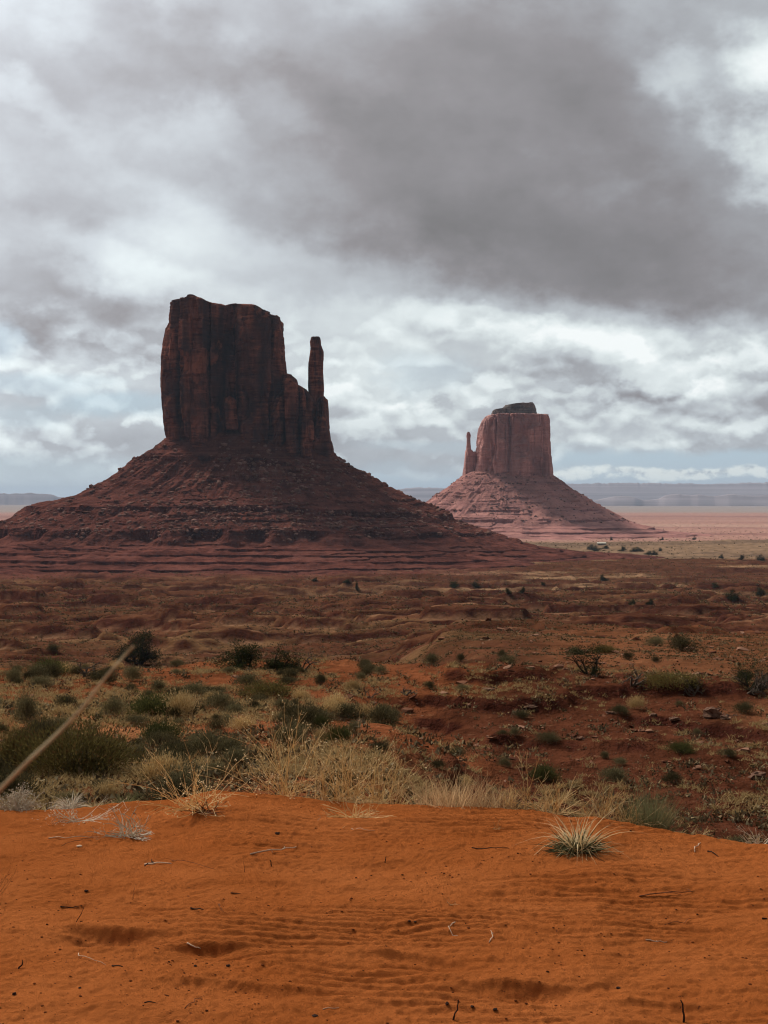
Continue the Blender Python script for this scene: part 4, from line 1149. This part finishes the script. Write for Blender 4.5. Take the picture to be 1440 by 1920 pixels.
# dry grass over the near slope
n_ = 30000
d = 13 * (78 / 13) ** rg.random(n_); az_ = rg.uniform(-.33, .33, n_)
x = d * np.sin(az_); y = d * np.cos(az_)
c1 = fbm(x / 4.5, y / 4.5, o=4, seed=211); c2 = fbm(x / 1.1, y / 1.1, o=2, seed=213)
dkz = sst(az_, .0, .05) * (1 - sst(d, 50, 58)) * (1 - .9 * np.exp(-((d - 27 - 2 * np.sin(az_ * 20)) / 3.2) ** 2))
dens = sst(c1 + .7 * c2, .1, .65) * (1 - .4 * dkz) + .03
dens = dens + .6 * np.exp(-((d - 28) / 3.5) ** 2) * sst(az_, .02, .07) * sst(c2 + c1, -.3, .5)
keep = rg.random(n_) < dens
x, y = x[keep], y[keep]; z = gz(x, y); n_ = len(x)
nb = 16
B = np.repeat(np.stack([x, y, z], 1), nb, 0) + rg.normal(size=(n_ * nb, 3)) * np.array([.07, .07, 0])
hgt = np.repeat(rg.uniform(.07, .27, n_), nb) * rg.uniform(.6, 1.2, n_ * nb)
dd = unit(rg.normal(size=(n_ * nb, 3)) * np.array([.5, .5, .1]) + np.array([0, 0, 1]))
tag(Acc().add(blades(rg, B, dd, hgt, .017, .35, 2)).make('dry_grass', m_midgrass), kind='stuff')
# litter scrub too fine to count on the near slope
n_ = 11000
d = 15 * (78 / 15) ** rg.random(n_); az_ = rg.uniform(-.33, .33, n_)
x = d * np.sin(az_); y = d * np.cos(az_)
keep = rg.random(n_) < .25 + .75 * sst(fbm(x / 3, y / 3, o=3, seed=217), -.2, .5)
x, y, d = x[keep], y[keep], d[keep]; z = gz(x, y); n_ = len(x); nb = 16
s1_ = .05 + .13 * rg.random(n_) ** 2
B = np.repeat(np.stack([x, y, z + s1_ * .3], 1), nb, 0) + rg.normal(size=(n_ * nb, 3)) * np.repeat(s1_, nb)[:, None] * np.array([.6, .6, .3])
m_lit = leaf_mat('low_scrub', [(.07, .05, .03), (.15, .12, .07), (.30, .22, .12), (.10, .06, .03)])
tag(Acc().add(leaves(rg, B, sph(rg, n_ * nb, .9), np.repeat(s1_, nb) * .6, np.repeat(s1_, nb) * .35)).make('scrub_vegetation', m_lit), kind='stuff')
# stones on the bank and slope
n_ = 9000
d = 18 * (330 / 18) ** rg.random(n_); az_ = rg.uniform(-.33, .33, n_)
x = d * np.sin(az_); y = d * np.cos(az_)
keep = rg.random(n_) < .1 + .9 * sst(fbm(x / 6, y / 5, o=3, seed=219) + .5 * sst(az_, 0, .1) - .2 * (d > 70), .1, .7)
x, y, d = x[keep], y[keep], d[keep]; z = gz(x, y); n_ = len(x)
pv, pt = rock_verts(random.Random(5), 3, 5, .6)
s1_ = (.02 + .13 * rg.random(n_) ** 6) * np.clip(d / 45, .6, 3.0)
V = pv[None] * (s1_[:, None] * rg.uniform(.6, 1.5, (n_, 3)))[:, None] * np.array([1.2, 1, .8]); V = V + rg.normal(size=V.shape) * s1_[:, None, None] * .18
a_ = rg.random(n_) * 6.28; ca, sa = np.cos(a_)[:, None], np.sin(a_)[:, None]
V = np.stack([V[..., 0] * ca - V[..., 1] * sa, V[..., 0] * sa + V[..., 1] * ca, V[..., 2] + V[..., 0] * rg.uniform(-.4, .4, n_)[:, None]], -1) + np.stack([x, y, z + s1_ * .15], 1)[:, None]
T = (pt[None] + (np.arange(n_) * len(pv))[:, None, None]).reshape(-1, 3)
m_stone = leaf_mat('loose_stones', [(.06, .022, .014), (.14, .06, .035), (.26, .14, .09), (.10, .035, .02)])
tag(mk('stone_rubble', V.reshape(-1, 3), None, m_stone, None, False, None, T), kind='stuff')
# low scrub over the valley floor, up to the buttes
n_ = 140000
d = 66 * (1600 / 66) ** (rg.random(n_) ** .8); az_ = rg.uniform(-.34, .34, n_)
x = d * np.sin(az_); y = d * np.cos(az_)
c1 = fbm(x / 30, y / 20, o=4, seed=221) + .6 * sst(az_, -.05, .15) * sst(d, 500, 800)
keep = rg.random(n_) < sst(c1, -.9, .5)
x, y, d = x[keep], y[keep], d[keep]; z = gz(x, y); n_ = len(x)
nb = 9
sz1 = (.22 + .5 * rg.random(n_) ** 2) * np.clip(d / 350, .32, 1.9)
B = np.repeat(np.stack([x, y, z], 1), nb, 0) + rg.normal(size=(n_ * nb, 3)) * np.repeat(sz1, nb)[:, None] * np.array([.4, .4, .16]) + np.repeat(sz1, nb)[:, None] * np.array([0, 0, .15])
m_scrub = leaf_mat('valley_scrub', [(.05, .045, .025), (.15, .115, .06), (.27, .20, .105), (.09, .07, .04)])
tag(Acc().add(leaves(rg, B, sph(rg, n_ * nb, .9), np.repeat(sz1, nb) * .45, np.repeat(sz1, nb) * .45)).make('scrub_vegetation', m_scrub), kind='stuff')
n_ = 9000
d = 1650 * (5200 / 1650) ** rg.random(n_); az_ = rg.uniform(.0, .34, n_)
x = d * np.sin(az_); y = d * np.cos(az_)
keep = rg.random(n_) < .15 + .85 * sst(fbm(x / 120, y / 90, o=3, seed=225), 0, .6)
x, y = x[keep], y[keep]; z = gz(x, y); n_ = len(x)
sz1 = .9 + 1.6 * rg.random(n_) ** 2
B = np.repeat(np.stack([x, y, z + .2], 1), 7, 0) + rg.normal(size=(n_ * 7, 3)) * np.repeat(sz1, 7)[:, None] * np.array([.4, .4, .15])
tag(Acc().add(leaves(rg, B, sph(rg, n_ * 7, .9), np.repeat(sz1, 7) * .6, np.repeat(sz1, 7) * .7)).make('scrub_vegetation', m_scrub), kind='stuff')

# cabin on the far plain
cx_, cy_, cz_ = hit(1128, 1021.5)
e = empty('cabin', (cx_, cy_, cz_), .12); tag(e, 'long low pale cabin far off on the plain below the smaller butte', 'cabin')
def box(name, c, s_, m, parent):
    v = np.array([(x_, y_, z_) for x_ in (-.5, .5) for y_ in (-.5, .5) for z_ in (-.5, .5)]) * np.array(s_) + np.array(c)
    return mk(name, v, [(0, 1, 3, 2), (4, 6, 7, 5), (0, 4, 5, 1), (2, 3, 7, 6), (0, 2, 6, 4), (1, 5, 7, 3)], m, parent, False)
m_wall = flat_noise_mat('cabin_wall', (.20, .16, .12), (.30, .24, .18), 2)
m_roof = flat_noise_mat('cabin_roof', (.70, .64, .52), (.80, .74, .62), 2)
m_darkw = flat_noise_mat('cabin_opening', (.03, .03, .03), (.05, .05, .05), 2)
box('wall', (0, 0, 1.0), (13, 5, 2.6), m_wall, e)
mk('roof', np.array([(-7, -3.2, 2.3), (7, -3.2, 2.3), (7, 0, 3.7), (-7, 0, 3.7), (7, 3.2, 2.3), (-7, 3.2, 2.3), (-7, -3.2, 2.1), (7, -3.2, 2.1), (7, 3.2, 2.1), (-7, 3.2, 2.1)]),
   [(0, 1, 2, 3), (3, 2, 4, 5), (6, 7, 1, 0), (9, 8, 7, 6), (5, 4, 8, 9)], m_roof, e, False, None, [(7, 8, 1), (8, 4, 1), (1, 4, 2), (6, 0, 9), (9, 0, 5), (0, 3, 5)])
for k_ in (-4, 3.5): box('window', (k_, -2.53, 1.2), (1.2, .06, 1.0), m_darkw, e)
box('door', (0, -2.53, .7), (1.1, .06, 2.0), m_darkw, e)

# ================================================================ plants on the dune rim
GR = 'dry plants along the rim of the dune'
def rim(X, D=None):
    if D is None: D = float(tbl(X, CD)) + .25
    x = (X - CX) / FPX * D
    return x, D, float(sz(x, D))
def setup(name, X, D, label, cat, group=GR):
    x, y, z = rim(X, D)
    e = empty(name, (x, y, z)); tag(e, label, cat, group)
    return e
K = 8.7 / FPX
TH = 1.3
def weed(name, X, D, wpx, hpx, n_, label, seed, m=None, cat='dry weed', **kw):
    e = setup(name, X, D, label, cat)
    weed_geo(seed, wpx * K, hpx * K, n_, **{**kw, 'r': kw.get('r', .0016) * TH}).make('stems', m or m_straw, e)
    return e
def tuft(name, X, D, wpx, hpx, n_, label, seed, m, cat='grass', **kw):
    e = setup(name, X, D, label, cat)
    tuft_geo(seed, wpx * K, hpx * K, n_, **{**kw, 'width': kw.get('width', .004) * 1.35}).make('blades', m, e)
    return e
e = weed('dry_weed', 30, 8.45, 100, 42, 60, 'pale seedy weed mound at the left edge of the rim', 401, m_pale, seeds=1500, twig=3, curl=.9)
tuft('grass_tuft', 132, 8.7, 90, 66, 150, 'bright curled straw tuft in front of the largest rusty bush', 402, m_pale, width=.0045, droop=(.3, 1.3), spread=.75)
tuft('grass_tuft', 235, 8.75, 80, 40, 170, 'short grey green tuft next to the curled straw tuft', 403, LM['feather'], width=.005, droop=(.1, .5), spread=.8)
tuft('grass_tuft', 180, 8.75, 90, 34, 130, 'low straw tuft between the curled tuft and the grey green one', 404, m_straw, width=.004, droop=(.2, .9), spread=.9)
weed('dead_weed', 240, 7.62, 130, 50, 46, 'bleached sprawled dead weed lying on the sand', 405, m_pale, curl=1.6, twig=2, low=.05, up=.9, r=.0022)
weed('dead_weed', 150, 8.1, 150, 30, 24, 'flattened pale twigs left of the sprawled dead weed', 406, m_pale, curl=1.2, twig=2, low=.03, up=.5, r=.0016, seeds=260)
weed('dry_weed', 372, 7.95, 190, 56, 40, 'low tangled weed with a dark root crown right of the sprawled one', 407, m_straw, curl=1.4, twig=3, low=.05, up=1.1, r=.0019, seeds=200)
weed('dry_weed', 355, 8.3, 270, 140, 13, 'tall wiry weed with long thin arching stems', 408, m_straw, curl=.5, twig=2, low=.35, up=1.4, r=.0016)
weed('dead_weed', 385, 7.9, 90, 22, 26, 'dark brown root crown under the tangled weed', 409, m_redtwig, curl=1.0, twig=2, low=.05, up=.9, r=.0024)
weed('dry_weed', 530, 8.75, 280, 175, 42, 'tall open straw weed at the left of the big centre clump', 410, m_straw, curl=.5, twig=4, low=.25, up=1.45, r=.0016, seeds=500)
weed('dry_weed', 640, 8.55, 290, 120, 72, 'densest straw weed in the centre of the rim', 411, m_straw, curl=.7, twig=4, low=.12, up=1.45, r=.0016, seeds=350)
weed('dry_weed', 715, 8.65, 210, 120, 46, 'straw weed at the right half of the big centre clump', 412, m_straw, curl=.6, twig=4, low=.15, up=1.45, r=.0015, seeds=250)
weed('dead_weed', 665, 7.95, 130, 40, 40, 'sprawled straw twigs hanging forward from the big centre clump', 413, m_straw, curl=1.4, twig=2, low=.05, up=.8, r=.0017)
tuft('grass_tuft', 700, 8.8, 190, 62, 130, 'yellow green grass growing inside the big centre clump', 414, leaf_mat('yellow_green_grass', [(.28, .21, .08), (.46, .36, .15), (.58, .46, .22), (.34, .22, .10)], .2), width=.003, droop=(.1, .5), spread=.9, base=.35)
for i, (X, w_, h_) in enumerate([(812, 90, 76), (852, 100, 86), (893, 90, 74), (930, 70, 56)]):
    tuft('grass_tuft', X, 8.38 - .0008 * (X - 800), w_, h_, 190, ['leftmost rust coloured wispy grass stand right of the centre clump', 'tallest rust coloured wispy grass in its stand', 'third rust coloured wispy grass from the centre clump', 'low rust coloured grass ending the wispy stand'][i],
         420 + i, m_rust, width=.0022, droop=(.0, .35), spread=.55, base=.42)
weed('dry_stalk', 985, 8.22, 60, 100, 5, 'single tall forked dead stalk on the rim', 430, m_straw, curl=.2, twig=5, low=1.1, up=1.5, r=.0017)
weed('dry_weed', 960, 8.25, 120, 50, 40, 'sparse wiry weed left of the tall forked stalk', 431, m_straw, curl=.5, twig=2, low=.3, up=1.4, r=.0013)
weed('dry_weed', 1035, 8.18, 150, 66, 50, 'sparse wiry weed between the forked stalk and the yucca like tuft', 432, m_straw, curl=.5, twig=3, low=.2, up=1.3, r=.0015)
weed('dry_weed', 1128, 8.0, 130, 66, 60, 'wiry weed just behind the green based tuft', 433, m_straw, curl=.5, twig=3, low=.2, up=1.35, r=.0015)
weed('dry_weed', 1180, 7.92, 120, 60, 46, 'wiry straw weed left of the feathery bush', 434, m_straw, curl=.6, twig=3, low=.2, up=1.3, r=.0015)
e = setup('feathery_bush', 1217, 7.98, 'feathery grey green bush standing behind the rim at the right', 'bush')
tuft_geo(440, 80 * K, 100 * K, 800, width=.0026, droop=(.0, .25), spread=.45, base=.3).make('foliage', LM['feather'], e)
weed_geo(441, 120 * K, 70 * K, 26, twig=2, r=.0015, low=.2, up=1.3).make('dry_stems', m_straw, e)
weed('dead_weed', 1425, 7.25, 100, 42, 22, 'thin bleached weed at the right end of the rim', 442, m_pale, curl=.8, twig=2, low=.1, up=1.2, r=.0014)
weed('dry_weed', 1310, 7.6, 70, 16, 12, 'very small dry weed on the falling right rim', 443, m_straw, curl=.6, twig=2, low=.2, up=1.2, r=.0012)
weed('dry_weed', 690, 9.2, 1700, 34, 150, 'low straggling dry weed strewn behind the rim', 444, m_straw, curl=.8, twig=2, low=.1, up=1.2, r=.0012) if False else None

# the main tuft on the sand: green dark base blades under long bleached ones
e = setup('desert_tuft', 1084, 6.98, 'tuft of long bleached blades over a dark green base, alone on the open sand', 'grass tuft', None)
e.location = tuple(hit(1084, 1598)); K2 = e.location[1] / FPX
tuft_geo(451, 110 * K2, 135 * K2, 100, width=.0046, droop=(.3, 1.2), spread=.36, base=.16, nseg=7).make('dry_blades', m_straw, e)
tuft_geo(452, 120 * K2, 66 * K2, 340, width=.0065, droop=(.05, .8), spread=1.25, base=.18, nseg=4).make('green_blades', m_yucca, e)
tuft_geo(453, 90 * K2, 84 * K2, 60, width=.0045, droop=(.1, .5), spread=.5, base=.14, nseg=5).make('straw_blades', m_straw, e)
weed_geo(454, 150 * K2, 30 * K2, 34, curl=1.3, twig=1, low=.02, up=.5, r=.0018).make('fallen_stems', m_straw, e)
weed_geo(455, 110 * K2, 24 * K2, 24, curl=1.0, twig=1, low=.02, up=.8, r=.002).make('root_crown', m_darkwood, e)

# thin weed at the left edge, close by
x, y, z = hit(-18, 1690)
e = empty('wiry_weed', (x, y, z)); tag(e, 'hair thin wiry weed rising at the left edge of the open sand', 'dry weed')
weed_geo(460, .30, .22, 16, curl=.5, twig=3, low=.6, up=1.4, r=.0009).make('stems', m_redtwig, e)

# out-of-focus stalk close to the camera, rooted in the sand left of the frame
def unpx(X, Y, D): return np.array([(X - CX) / FPX * D, D, -(Y - HY) / FPX * D])
pts = np.array([(-.30, .52, -1.62), (-.285, .53, -1.2), (-.262, .54, -.75), (-.225, .54, -.38), (-.185, .54, -.19)])
pts = np.concatenate([pts, [unpx(-60, 1540, .55), unpx(10, 1470, .55), unpx(60, 1420, .55), unpx(112, 1372, .56), unpx(158, 1324, .56), unpx(190, 1280, .56), unpx(215, 1250, .56), unpx(236, 1226, .565), unpx(250, 1212, .565)]])
tt = np.linspace(0, len(pts) - 1, 90); pp = np.stack([np.interp(tt, np.arange(len(pts)), pts[:, i]) for i in range(3)], 1)
for _ in range(6): pp[1:-1] = (pp[:-2] + pp[1:-1] * 2 + pp[2:]) / 4
m_stalk = flat_noise_mat('pale_stalk', (.50, .37, .21), (.64, .49, .30), 40)
e = empty('grass_stalk', (-.30, .52, -1.62)); tag(e, 'blurred pale grass stalk leaning in from the left edge close to the camera', 'grass stalk')
V, Q, T = tube(pp - np.array(e.location), .0011, .0004, 8)
mk('stem', V, Q, m_stalk, e, True, None, T)

# ================================================================ litter on the sand
def stick(X, Y, X2, Y2, r, m, label, seed, bend=.12, name='twig', up=0.0, cat='twig', k=7, side=0):
    """a twig lying (or standing) on the sand between two photo pixels"""
    rg_ = np.random.default_rng(seed)
    a = np.array(hit(X, Y)); 
    if up: b_ = a + np.array([(X2 - X) / FPX * a[1], .01, (Y - Y2) / FPX * a[1]]); 
    else: b_ = np.array(hit(X2, Y2))
    ln = np.linalg.norm(b_ - a)
    t_ = np.linspace(0, 1, k)[:, None]
    p_ = a * (1 - t_) + b_ * t_
    perp = unit(np.cross(b_ - a, [0, 0, 1])) if not up else np.array([1., 0, 0])
    p_ = p_ + perp * (np.sin(t_ * np.pi) * bend * ln) + rg_.normal(size=(k, 3)) * ln * .02
    if not up:
        p_[:, 2] = sz(p_[:, 0], p_[:, 1]) + r * .7 + (np.sin(t_[:, 0] * 3.14) * ln * .04)
    else: p_[0, 2] -= .01
    A_c = Acc().add(tube(p_ - a, r, r * .5, 5))
    for j in range(side):
        i = rg_.integers(2, k - 1)
        q_, _ = wiggle(rg_, p_[i] - a, unit((p_[i + 1] - p_[i])) + rg_.normal(size=3) * .5 + np.array([0, 0, .2]), ln * .28, 3, .15)
        A_c.add(tube(q_, r * .6, r * .25, 4))
    o = A_c.make(name, m, None, True)
    o.location = tuple(a)
    tag(o, label, cat, 'twigs lying on the sand')
S = stick
S(468, 1606, 557, 1593, .0042, m_palewood, 'longest bleached forked stick on the sand', 1, .1, side=2)
S(270, 1624, 320, 1622, .0050, m_palewood, 'thick short bleached stick left of the forked one', 2, .05)
S(268, 1626, 282, 1614, .0035, m_darkwood, 'dark stub at the left end of the thick bleached stick', 3, .1)
S(322, 1614, 405, 1632, .0016, m_redtwig, 'hair thin brown twig right of the thick bleached stick', 4, .1)
S(92, 1573, 186, 1571, .0026, m_palewood, 'curved pale stem at upper left of the sand', 5, .10)
S(110, 1591, 172, 1568, .0016, m_redtwig, 'thin dark twig crossing below the curved pale stem', 6, .05)
S(1200, 1684, 1308, 1671, .0028, m_redtwig, 'long bowed brown twig on the right of the sand', 7, .14, side=2)
S(1250, 1735, 1298, 1724, .0016, m_redtwig, 'faint thin twig below the long bowed one', 8, .1)
S(1213, 1767, 1253, 1770, .0022, m_palewood, 'straight pale straw at the lower right', 9, .03, side=1)
S(855, 1732, 859, 1758, .0022, m_palewood, 'curved pale blade standing in a ripple, left one', 10, .22)
S(918, 1772, 921, 1749, .0018, m_palewood, 'short pale blade standing in a ripple, right one', 11, .08)
S(885, 1592, 955, 1593, .0026, m_darkwood, 'flat dark splinter left of the main tuft', 12, .04)
S(1300, 1596, 1312, 1582, .0028, m_palewood, 'short pale splinter at right below the rim', 13, .05)
S(1328, 1598, 1350, 1608, .0036, m_darkwood, 'dark splinter at right below the rim', 14, .04)
S(850, 1917, 860, 1880, .0032, m_darkwood, 'dark forked twig standing at the bottom edge', 15, .05, up=1, side=1)
S(1284, 1921, 1281, 1880, .0042, m_darkwood, 'charred peg standing at the bottom right edge', 16, .03, up=1)
S(30, 1820, 38, 1805, .0034, m_darkwood, 'small dark hook of wood at the lower left edge', 17, .3, up=1)
S(350, 1773, 375, 1786, .0034, m_palewood, 'short grey stick lying in a foot dent', 18, .08)
S(140, 1731, 155, 1702, .0018, m_darkwood, 'thin dark twig standing at left above the foot dent', 19, .08, up=1)
S(112, 1704, 146, 1705, .0034, m_darkwood, 'dark bark strip lying at the left', 20, .04)
S(246, 1691, 250, 1666, .0012, m_redtwig, 'hair thin brown stem above the left foot dent', 21, .06, up=1)
S(358, 1706, 382, 1709, .0036, m_darkwood, 'small dark splinter above the middle foot dent', 22, .04)
S(432, 1677, 450, 1678, .0026, m_darkwood, 'short dark splinter at centre left', 23, .04)
S(208, 1815, 229, 1816, .0030, m_darkwood, 'dark chip below the left foot dent', 24, .02)
S(145, 1790, 198, 1812, .0014, m_palewood, 'very thin straw leading to the dark chip', 25, .08)
S(508, 1627, 506, 1615, .0034, m_darkwood, 'dark upright stub below the long forked stick', 26, .03, up=1)
S(458, 1638, 456, 1618, .0014, m_redtwig, 'thin brown upright stem left of the dark stub', 27, .05, up=1)
S(722, 1620, 723, 1610, .0034, m_darkwood, 'tiny dark peg in the middle of the sand', 28, .02, up=1)
S(659, 1557, 702, 1560, .0016, m_palewood, 'pale straw below the centre clump', 29, .1)
S(594, 1540, 598, 1531, .0015, m_palewood, 'little pale hook of straw left of centre', 30, .4, up=1)
S(1431, 1726, 1440, 1726, .004, m_darkwood, 'dark splinter cut by the right edge', 31, .0)
S(343, 1897, 378, 1874, .0016, m_redtwig, 'thin twig at the bottom left', 32, .05, side=1)
S(605, 1896, 635, 1894, .0018, m_palewood, 'pale straw near the bottom centre', 33, .03)
S(1088, 1585, 1132, 1617, .0022, m_darkwood, 'dark dry stem fallen in front of the main tuft', 34, .06)
S(412, 1698, 418, 1712, .0014, m_redtwig, 'thin short stem right of the small dark splinter', 35, .05)
S(270, 1884, 290, 1885, .0026, m_darkwood, 'dark splinter near the bottom at left', 36, .02)
# chips and clods
CH = 'dark chips on the sand'
for i, (X, Y, w_, h_, lb) in enumerate([(520, 1566, 10, 7, 'black chip above the long forked stick'), (160, 1675, 8, 6, 'small black clod at upper left of the sand'), (427, 1815, 9, 6, 'dark clod right of the middle foot dent'),
    (365, 1815, 7, 5, 'dark clod below the middle foot dent'), (25, 1868, 9, 7, 'dark clod at the bottom left edge'), (148, 1856, 6, 5, 'little dark clod at lower left'), (839, 1887, 8, 8, 'dark chip left of the standing forked twig'),
    (929, 1899, 10, 7, 'dark clod right of the standing forked twig'), (1160, 1857, 9, 5, 'dark chip in the lower right sand'), (768, 1732, 6, 5, 'left one of two dark chips side by side'), (779, 1731, 6, 4, 'right one of two dark chips side by side'),
    (590, 1909, 12, 5, 'flat dark clod at the bottom centre'), (147, 1589, 11, 5, 'pale flake under the curved pale stem'), (886, 1893, 8, 5, 'tiny dark clod between the standing twig and its neighbour clod')]):
    r_ = random.Random(900 + i); v, t = rock_verts(r_, 5, 7, .6); x, y, z = hit(X, Y); k = y / FPX
    o = mk('bark_chip' if i % 2 else 'dirt_clod', v * np.array([w_, w_, h_ * 1.2]) * k * .5, None, m_palewood if 'pale' in lb else m_darkwood, None, False, None, t)
    o.location = (x, y, z + h_ * k * .2); tag(o, lb, 'chip' if i % 2 else 'clod', CH)
# small green sprouts
for X, Y, w_, h_, sd, lb, m_ in [(697, 1690, 18, 12, 1, 'tiny green sprout alone in the middle of the sand', LM['green']), (846, 1700, 30, 22, 2, 'wispy brown seedling right of the green sprout', m_rust), (934, 1558, 28, 20, 3, 'sparse dry seedling below the rim at right of centre', m_straw)]:
    x, y, z = hit(X, Y); e = empty('seedling', (x, y, z)); tag(e, lb, 'seedling', 'seedlings on the open sand'); k = y / FPX
    (tuft_geo(sd, w_ * k, h_ * k, 34, width=.004, spread=1.2, droop=(.1, .5)) if sd == 1 else weed_geo(sd, w_ * k, h_ * k, 8, twig=3, r=.0008)).make('leaves', m_, e)
# fine crumbs of soil and plant litter, countless
n_ = 5200
d = 4.2 * (8.6 / 4.2) ** rg.random(n_); az_ = rg.uniform(-.33, .33, n_)
x = d * np.sin(az_); y = d * np.cos(az_)
keep = rg.random(n_) < .12 + .9 * sst(fbm(x / .5, y / .4, o=3, seed=241), 0, .8)
x, y = x[keep], y[keep]; z = sz(x, y); n_ = len(x)
r_ = random.Random(3); pv, pt = rock_verts(r_, 3, 4, .7)
s_ = .0015 + .0045 * rg.random(n_) ** 3.5
V = pv[None] * s_[:, None, None] * np.array([1.3, 1, .9]) + np.stack([x, y, z + s_ * .3], 1)[:, None]
T = (pt[None] + (np.arange(n_) * len(pv))[:, None, None]).reshape(-1, 3)
m_crumb = leaf_mat('soil_crumbs', [(.06, .022, .012), (.20, .06, .022), (.36, .11, .035), (.13, .04, .02)])
tag(mk('soil_debris', V.reshape(-1, 3), None, m_crumb, None, False, None, T), kind='stuff')

# ================================================================ haze: a closed box of thin air, sky outside
hx, hy0, hy1, hz0, hz1 = 34000, -3000, 36000, -330, 262
m_haze = bpy.data.materials.new('thin_air'); m_haze.use_nodes = True
t = m_haze.node_tree; t.nodes.clear()
q = NT(t)
pv = q.new('ShaderNodeVolumePrincipled')
pv.inputs['Color'].default_value = (0.64, 0.79, 1.0, 1)
pv.inputs['Density'].default_value = HAZE
pv.inputs['Anisotropy'].default_value = 0.0
o_ = q.new('ShaderNodeOutputMaterial'); t.links.new(pv.outputs[0], o_.inputs['Volume'])
v = [(x, y, z) for x in (-hx, hx) for y in (hy0, hy1) for z in (hz0, hz1)]
f = [(0, 1, 3, 2), (4, 6, 7, 5), (0, 4, 5, 1), (2, 3, 7, 6), (0, 2, 6, 4), (1, 5, 7, 3)]
hz = mk('haze', np.array(v, F), f, m_haze, smooth=False)
tag(hz, kind='stuff')
